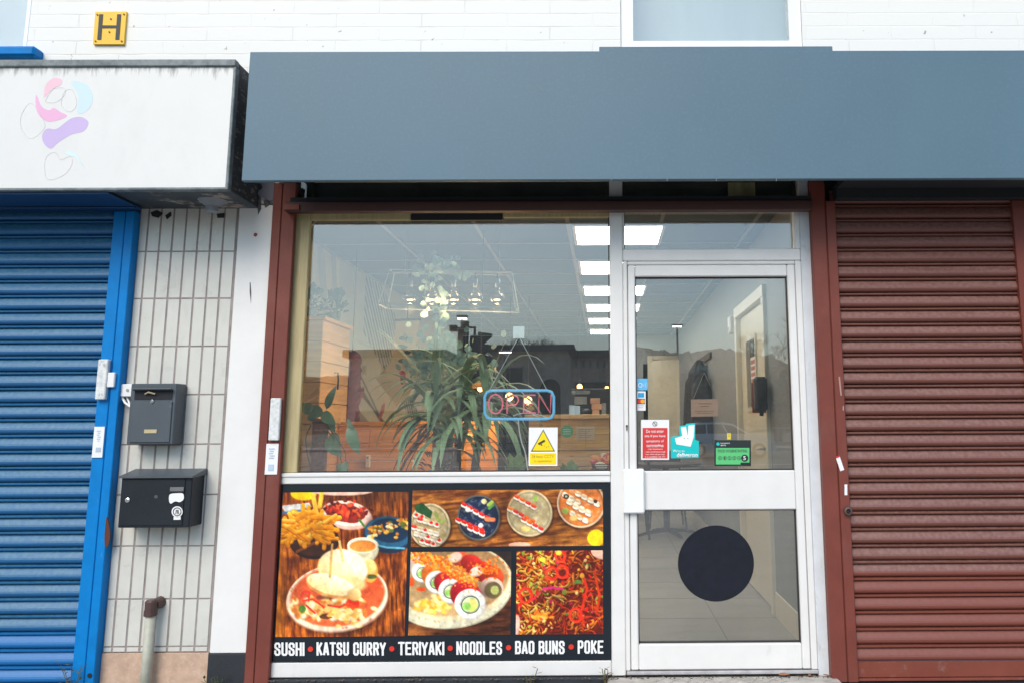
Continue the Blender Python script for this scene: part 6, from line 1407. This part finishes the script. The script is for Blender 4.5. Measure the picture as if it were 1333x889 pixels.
chair('dark chair beyond the star footed table', tx+.05, 5.9, R(0))
table('pedestal table behind the OPEN sign', -.95, 3.3); chair('dark chair before the table behind the OPEN sign', -.75, 2.75, R(170)); chair('dark chair left of the table behind the OPEN sign', -1.5, 3.3, R(80)); chair('dark chair beyond the table behind the OPEN sign', -.9, 4.0, R(0))
t = thing('back_counter', 'dark back counter across the rear of the room', 'counter', (-.9, 6.3, RZ0)); obj('body', box(B(), -2.0, .15, 6.3, 6.9, RZ0, 1.05, .005), wall_d, t); obj('top', box(B(), -2.0, .17, 6.27, 6.92, 1.051, 1.08, .004), seatm, t)
t = thing('red_stool', 'low red topped stool seen at the foot of the upper door pane', 'stool', (P(943, 606, 5.0).x, 5.0, RZ0)); x = P(943, 606, 5.0).x; z = PZ(943, 603.5, 5.0)
obj('seat', lathe(B(), (x, 5, z-.04), [(.15, 0), (.16, .02), (.15, .04)], 24), MATS['packet_red'], t)
for k in range(3): a = k*2.09; obj('leg', tube(B(), [(x+.1*math.cos(a), 5+.1*math.sin(a), z-.041), (x+.16*math.cos(a), 5+.16*math.sin(a), RZ0)], .010, 6), dk, t)

# ------------------------------------------------------------------ ACROSS THE ROAD (seen mirrored in the glass)
bk_m = mat('dull_brick', (.56, .43, .33), .85, var=.2, scale=3, bump=.3, bscale=20); roof_m = mat('dark_roof', (.035, .038, .045), .7); wg = mat('far_window_glass', (.02, .025, .03), .15); tan_m = mat('beige_render', (.70, .62, .48), .85, var=.1)
def facade(name, label, x0, x1, y, z1, mtl, wins, roofh=.5, depth=9, arch=None, slope=0):
    t = thing(name, label, 'building', ((x0+x1)/2, y, PAV)); bm = B(); box(bm, x0, x1, y-depth, y, PAV-.1, z1); obj('wall', bm, mtl, t)
    bm = B(); box(bm, x0-.4, x1+.4, y-depth-.4, y+.5, z1+.002, z1+roofh, .05); obj('roof', bm, roof_m, t)
    for (a, b, c_, d_) in wins:
        f = obj('window', box(B(), a, b, y+.002, y+.05, c_, d_), mat('far_frame', (.30, .30, .30), .6), t); obj('glazing', box(B(), a+.08, b-.08, y+.052, y+.07, c_+.08, d_-.08), wg, f)
    if arch:
        ax, ar, az_ = arch; bm = B(); n = 20; pts = [(ax-ar, PAV)]+[(ax-ar*math.cos(math.pi*k/n), az_+ar*math.sin(math.pi*k/n)) for k in range(n+1)]+[(ax+ar, PAV)]
        f = [bm.verts.new((q[0], y+.01, q[1])) for q in pts]; g_ = [bm.verts.new((q[0], y+.12, q[1])) for q in pts]; bm.faces.new(f); bm.faces.new(g_[::-1]); [bm.faces.new((f[i], g_[i], g_[(i+1) % len(f)], f[(i+1) % len(f)])) for i in range(len(f))]
        obj('archway', bm, mat('dark_archway', (.012, .011, .010), .8), t)
    return t
d = 46
p0, p1 = MP(640, 459, d), MP(740, 457, d); ac = MP(716, 505, d)
facade('brick_building', 'brown brick building with a round arched entrance across the road', p0.x, p1.x, p0.y, p1.z, bk_m, [(p0.x+.5, p0.x+1.9, 3.6, 4.6)], .35, 10, (ac.x, .62, ac.z-.1))
p2, p3 = MP(742, 462, d+6), MP(830, 462, d+6)
wz0, wz1 = MP(760, 479, d+6).z, MP(760, 469, d+6).z
facade('office_block', 'long low office block with a row of upright windows across the road', p2.x, p3.x, p2.y, p2.z-.2, bk_m, [(MP(a, 470, d+6).x, MP(a+4, 470, d+6).x, wz0, wz1) for a in range(749, 826, 9)]+[(p2.x+.3, p3.x-.3, 1.8, 4.0)], .45, 9)
p4, p5 = MP(455, 466, 52), MP(575, 466, 52)
facade('beige_terrace', 'low beige terrace with small square windows across the road', p4.x, p5.x, p4.y, p4.z, tan_m, [(MP(a, 480, 52).x, MP(a+8, 480, 52).x, MP(a, 487, 52).z, MP(a, 475, 52).z) for a in (470, 496, 522, 548)]+[(p4.x+.5, p5.x-.5, 1.0, 2.2)], .5)
p6, p7 = MP(579, 470, 60), MP(637, 462, 60)
facade('dark_shed', 'dark low shed with a ribbed roof behind the traffic signals', p6.x, p7.x, p6.y, p6.z-.6, roof_m, [(p6.x+.6, p6.x+2.2, 2.2, 3.4)], .9)
# houses of the street on the shop side are not mirrored; the far terrace continues out of view
# bare tree behind the brick building
def bare_tree(label, x, y, h, seed, spread=1.):
    rs = random.Random(seed); t = thing('bare_tree', label, 'tree', (x, y, PAV-.2), 'bare winter trees across the road'); tr, cr_ = B(), B()
    def grow(q, d, L_, r_, lv):
        e = q+d*L_; tube(tr if lv < 2 else cr_, [q, q.lerp(e, .5)+Vector((rs.uniform(-.05, .05),)*3)*L_, e], [r_, r_*.8, r_*.6], 5 if lv < 2 else 3, cap=False)
        if lv >= 5: return
        for k in range(4):
            a = rs.uniform(0, 6.28); nd = (d+Vector((math.cos(a), math.sin(a), rs.uniform(-.1, .5)))*rs.uniform(.45, .8)*spread).normalized(); grow(e, nd, L_*rs.uniform(.6, .8), r_*.58, lv+1)
    grow(Vector((x, y, PAV-.2)), Vector((0, 0, 1)), h*.30, h*.016, 0)
    obj('trunk', tr, mat('bark', (.05, .04, .035), .9), t); obj('crown', cr_, mat('twigs', (.035, .028, .026), .9), t)
p = MP(706, 470, 66); bare_tree('bare tree rising behind the brick building with the arch', p.x, p.y, 10.8, 3, 1.15)
p = MP(690, 470, 68); bare_tree('smaller bare tree left of the one behind the brick building', p.x, p.y, 9.0, 8, 1.15)
p = MP(1012, 470, 70); bare_tree('bare tree on the rise at the right of the mirrored view', p.x, p.y, 11.5, 5)
# dark hedge row in front of the hill, mirrored in the door
for i, (px_, py_) in enumerate(((850, 488), (905, 480), (960, 484), (1010, 478))):
    p = MP(px_, 560, 62); top = MP(px_, py_, 62).z; rs = random.Random(40+i); bm = B()
    for k in range(420):
        a = rs.uniform(0, 6.28); rr_ = rs.uniform(.2, 1)**.5; e = rs.uniform(-1, 1); s_ = 2.4
        q = Vector((p.x+rr_*s_*math.cos(a)*1.1, p.y+rr_*s_*math.sin(a)*.7, top*.55+e*top*.45*math.sqrt(max(0, 1-rr_*rr_*.9)))); ico(bm, q, rs.uniform(.18, .42), 1, (1, 1, .8), .3, rs)
    t = thing('evergreen_tree', ['dark round evergreen at the left end of the far tree row', 'dark evergreen second from the left in the far tree row', 'dark evergreen third from the left in the far tree row', 'dark evergreen at the right end of the far tree row'][i], 'tree', (p.x, p.y, PAV-.2), 'evergreens in a row across the road')
    obj('crown', bm, mat('dark_evergreen', (.022, .030, .018), .95, var=.5, scale=2), t); obj('trunk', tube(B(), [(p.x, p.y, PAV-.2), (p.x, p.y, top*.4)], [.2, .14], 8), MATS['bark'], t)
# traffic signals by the kerb
sig = mat('signal_black', (.012, .012, .013), .5)
d = 9.4; p = MP(604, 470, d); t = thing('traffic_signal', 'black traffic signal with hooded heads on a pole at the kerb', 'traffic light', (p.x, p.y, PAV))
obj('pole', tube(B(), [(p.x, p.y, PAV), (p.x, p.y, MP(604, 418, d).z)], .057, 12), sig, t)
def sh(a, b, c_, e, dd0, dd1): u_, v_ = MP(a, b, d), MP(c_, e, d); return box(B(), u_.x, v_.x, p.y+dd0, p.y+dd1, v_.z, u_.z, .02)
h1 = obj('signal_head', sh(612, 437, 622, 484, -.12, .12), sig, t)
for k in range(3):
    q = MP(622, 443+k*14.5, d); bm = B(); 
    f = [bm.verts.new(v) for v in ((q.x, p.y-.11, q.z+.13), (q.x+.22, p.y-.08, q.z+.10), (q.x+.20, p.y-.08, q.z+.06), (q.x, p.y-.11, q.z-.12))]; g_ = [bm.verts.new(v.co+Vector((0, .2, 0))) for v in f]; bm.faces.new(f); bm.faces.new(g_[::-1]); [bm.faces.new((f[i], g_[i], g_[(i+1) % 4], f[(i+1) % 4])) for i in range(4)]
    obj('hood', bm, sig, h1)
obj('signal_head', sh(598, 428, 607, 478, .06, .26), sig, t)
u_, v_ = MP(607, 426, d), MP(617, 430, d); bm = B(); tube(bm, [(p.x, p.y, u_.z), (v_.x, p.y, u_.z), (v_.x, p.y, MP(617, 440, d).z)], .025, 6); tube(bm, [(p.x, p.y, u_.z-.4), (v_.x, p.y, u_.z-.4)], .02, 6); obj('bracket', bm, sig, t)
q = MP(592, 426, d); bm = B(); box(bm, q.x-.10, q.x+.02, p.y-.06, p.y+.06, q.z-.06, q.z+.04, .01); tube(bm, [(q.x, p.y, q.z), (p.x, p.y, q.z-.02)], .018, 6); obj('detector', bm, sig, t)
# street lamps
def lamp(label, px, ptop, d, arm=.35):
    p = MP(px, 500, d); zt_ = MP(px, ptop, d).z; t = thing('street_lamp', label, 'street lamp', (p.x, p.y, PAV), 'street lamps across the road')
    obj('pole', tube(B(), [(p.x, p.y, PAV-.2), (p.x, p.y, zt_)], [.10, .06], 10), mat('lamp_grey', (.16, .17, .18), .5), t)
    bm = B(); box(bm, p.x-arm, p.x+arm, p.y-.12, p.y+.12, zt_, zt_+.12, .03); h = obj('lamp_head', bm, MATS['lamp_grey'], t)
    obj('lens', box(B(), p.x-arm*.8, p.x+arm*.8, p.y-.1, p.y+.125, zt_-.05, zt_-.002), mat('lit_street_lens', (1, .95, .8), .4, emit=((1, .93, .75), 12)), h)
lamp('tall street lamp mirrored above the cream back door', 883, 425, 50)
lamp('street lamp mirrored just behind the traffic signals', 599, 414, 30, .22)
lamp('street lamp in front of the brick building with the arch', 657, 458, 44, .4)
# low wall and rail across the road
t = thing('guard_rail', 'grey pedestrian guard rail along the far side of the road', 'railing', (0, -43.4, PAV)); bm = B()
for z in (.25, 1.0): tube(bm, [(-25, -43.4, z), (25, -43.4, z)], .03, 5)
obj('rail', bm, MATS['lamp_grey'], t)
for i in range(26): obj('post', tube(B(), [(-25+i*2, -43.4, PAV), (-25+i*2, -43.4, 1.0)], .03, 5), MATS['lamp_grey'], t)
# parked silver hatchback
pc = MP(945, 583, 33.5); t = thing('parked_car', 'silver hatchback parked across the road, mirrored in the door glass', 'car', (pc.x, pc.y, PAV-.12))
z0 = PAV-.12
prof = [(-2.0, .28), (-2.05, .55), (-1.98, .82), (-1.85, .95), (-1.55, 1.38), (-1.2, 1.47), (-.2, 1.49), (.25, 1.42), (.95, .98), (1.75, .84), (2.0, .68), (2.06, .42), (2.0, .26)]
def inset(z): return .82-max(0, z-.9)*.38
bm = B(); L0 = [bm.verts.new((pc.x+x, pc.y-inset(z), z0+z)) for x, z in prof]; L1 = [bm.verts.new((pc.x+x, pc.y+inset(z), z0+z)) for x, z in prof]
bm.faces.new(L0); bm.faces.new(L1[::-1]); n = len(prof); [bm.faces.new((L0[i], L1[i], L1[(i+1) % n], L0[(i+1) % n])) for i in range(n)]
bmesh.ops.triangulate(bm, faces=[f for f in bm.faces if len(f.verts) > 4])
obj('body', bm, mat('silver_car_paint', (.60, .62, .64), .3, metal=.3, var=.03), t)
for a in ((-1.72, 1.0, -1.45, 1.36, -.95, 1.40, -.95, 1.0), (-.88, 1.0, -.88, 1.40, -.25, 1.40, -.05, 1.0), (.02, 1.0, -.18, 1.39, .2, 1.34, .78, 1.0)):
    bm = B(); q = [(a[i], a[i+1]) for i in range(0, 8, 2)]; f = [bm.verts.new((pc.x+x, pc.y+inset(z)+.006, z0+z)) for x, z in q]; g_ = [bm.verts.new((v.co.x, v.co.y-.02, v.co.z)) for v in f]; bm.faces.new(f); bm.faces.new(g_[::-1]); [bm.faces.new((f[i], g_[i], g_[(i+1) % 4], f[(i+1) % 4])) for i in range(4)]
    obj('window', bm, wg, t)
for sx_ in (-1.28, 1.30):
    for sy_ in (-1, 1):
        w_ = obj('wheel', lathe(B(), (pc.x+sx_, pc.y+sy_*.78, z0+.31), [(.31, -.1), (.31, .1)], 24, 'Y'), mat('tyre', (.02, .02, .02), .8), t); obj('rim', lathe(B(), (pc.x+sx_, pc.y+sy_*.80, z0+.31), [(.19, -.11*sy_), (.19, -.085*sy_)][::1], 16, 'Y'), steel, w_)

# ------------------------------------------------------------------ loose pieces of small parts become parts of their own
def split_loose(o):
    bm = bmesh.new(); bm.from_mesh(o.data); bm.verts.ensure_lookup_table(); seen = set(); isl = []
    for v in bm.verts:
        if v.index in seen: continue
        st_, comp = [v], []
        seen.add(v.index)
        while st_:
            q = st_.pop(); comp.append(q.index)
            for e in q.link_edges:
                w_ = e.other_vert(q)
                if w_.index not in seen: seen.add(w_.index); st_.append(w_)
        isl.append(set(comp))
    if len(isl) > 1:
        for k, comp in enumerate(isl):
            b2 = bm.copy(); b2.verts.ensure_lookup_table(); bmesh.ops.delete(b2, geom=[v for v in b2.verts if v.index not in comp], context='VERTS')
            me = bpy.data.meshes.new(o.data.name); b2.to_mesh(me); b2.free()
            for m_ in o.data.materials: me.materials.append(m_)
            if k == 0: old = o.data; new0 = me
            else: c_ = o.copy(); c_.data = me; col.objects.link(c_)
        o.data = new0
    bm.free()
for o in list(col.objects):
    if o.type == 'MESH' and o.parent and o.name.split('.')[0] in ('paint_chip', 'panel_joint', 'screw', 'end_cap', 'hole', 'score_ring', 'logo_eye', 'scrape', 'fish_print', 'front_wall', 'suspension_wire', 'hanging_cord', 'string', 'door_jamb', 'sticker_print', 'window_frame', 'door_stop', 'seal', 'bracket'): split_loose(o)
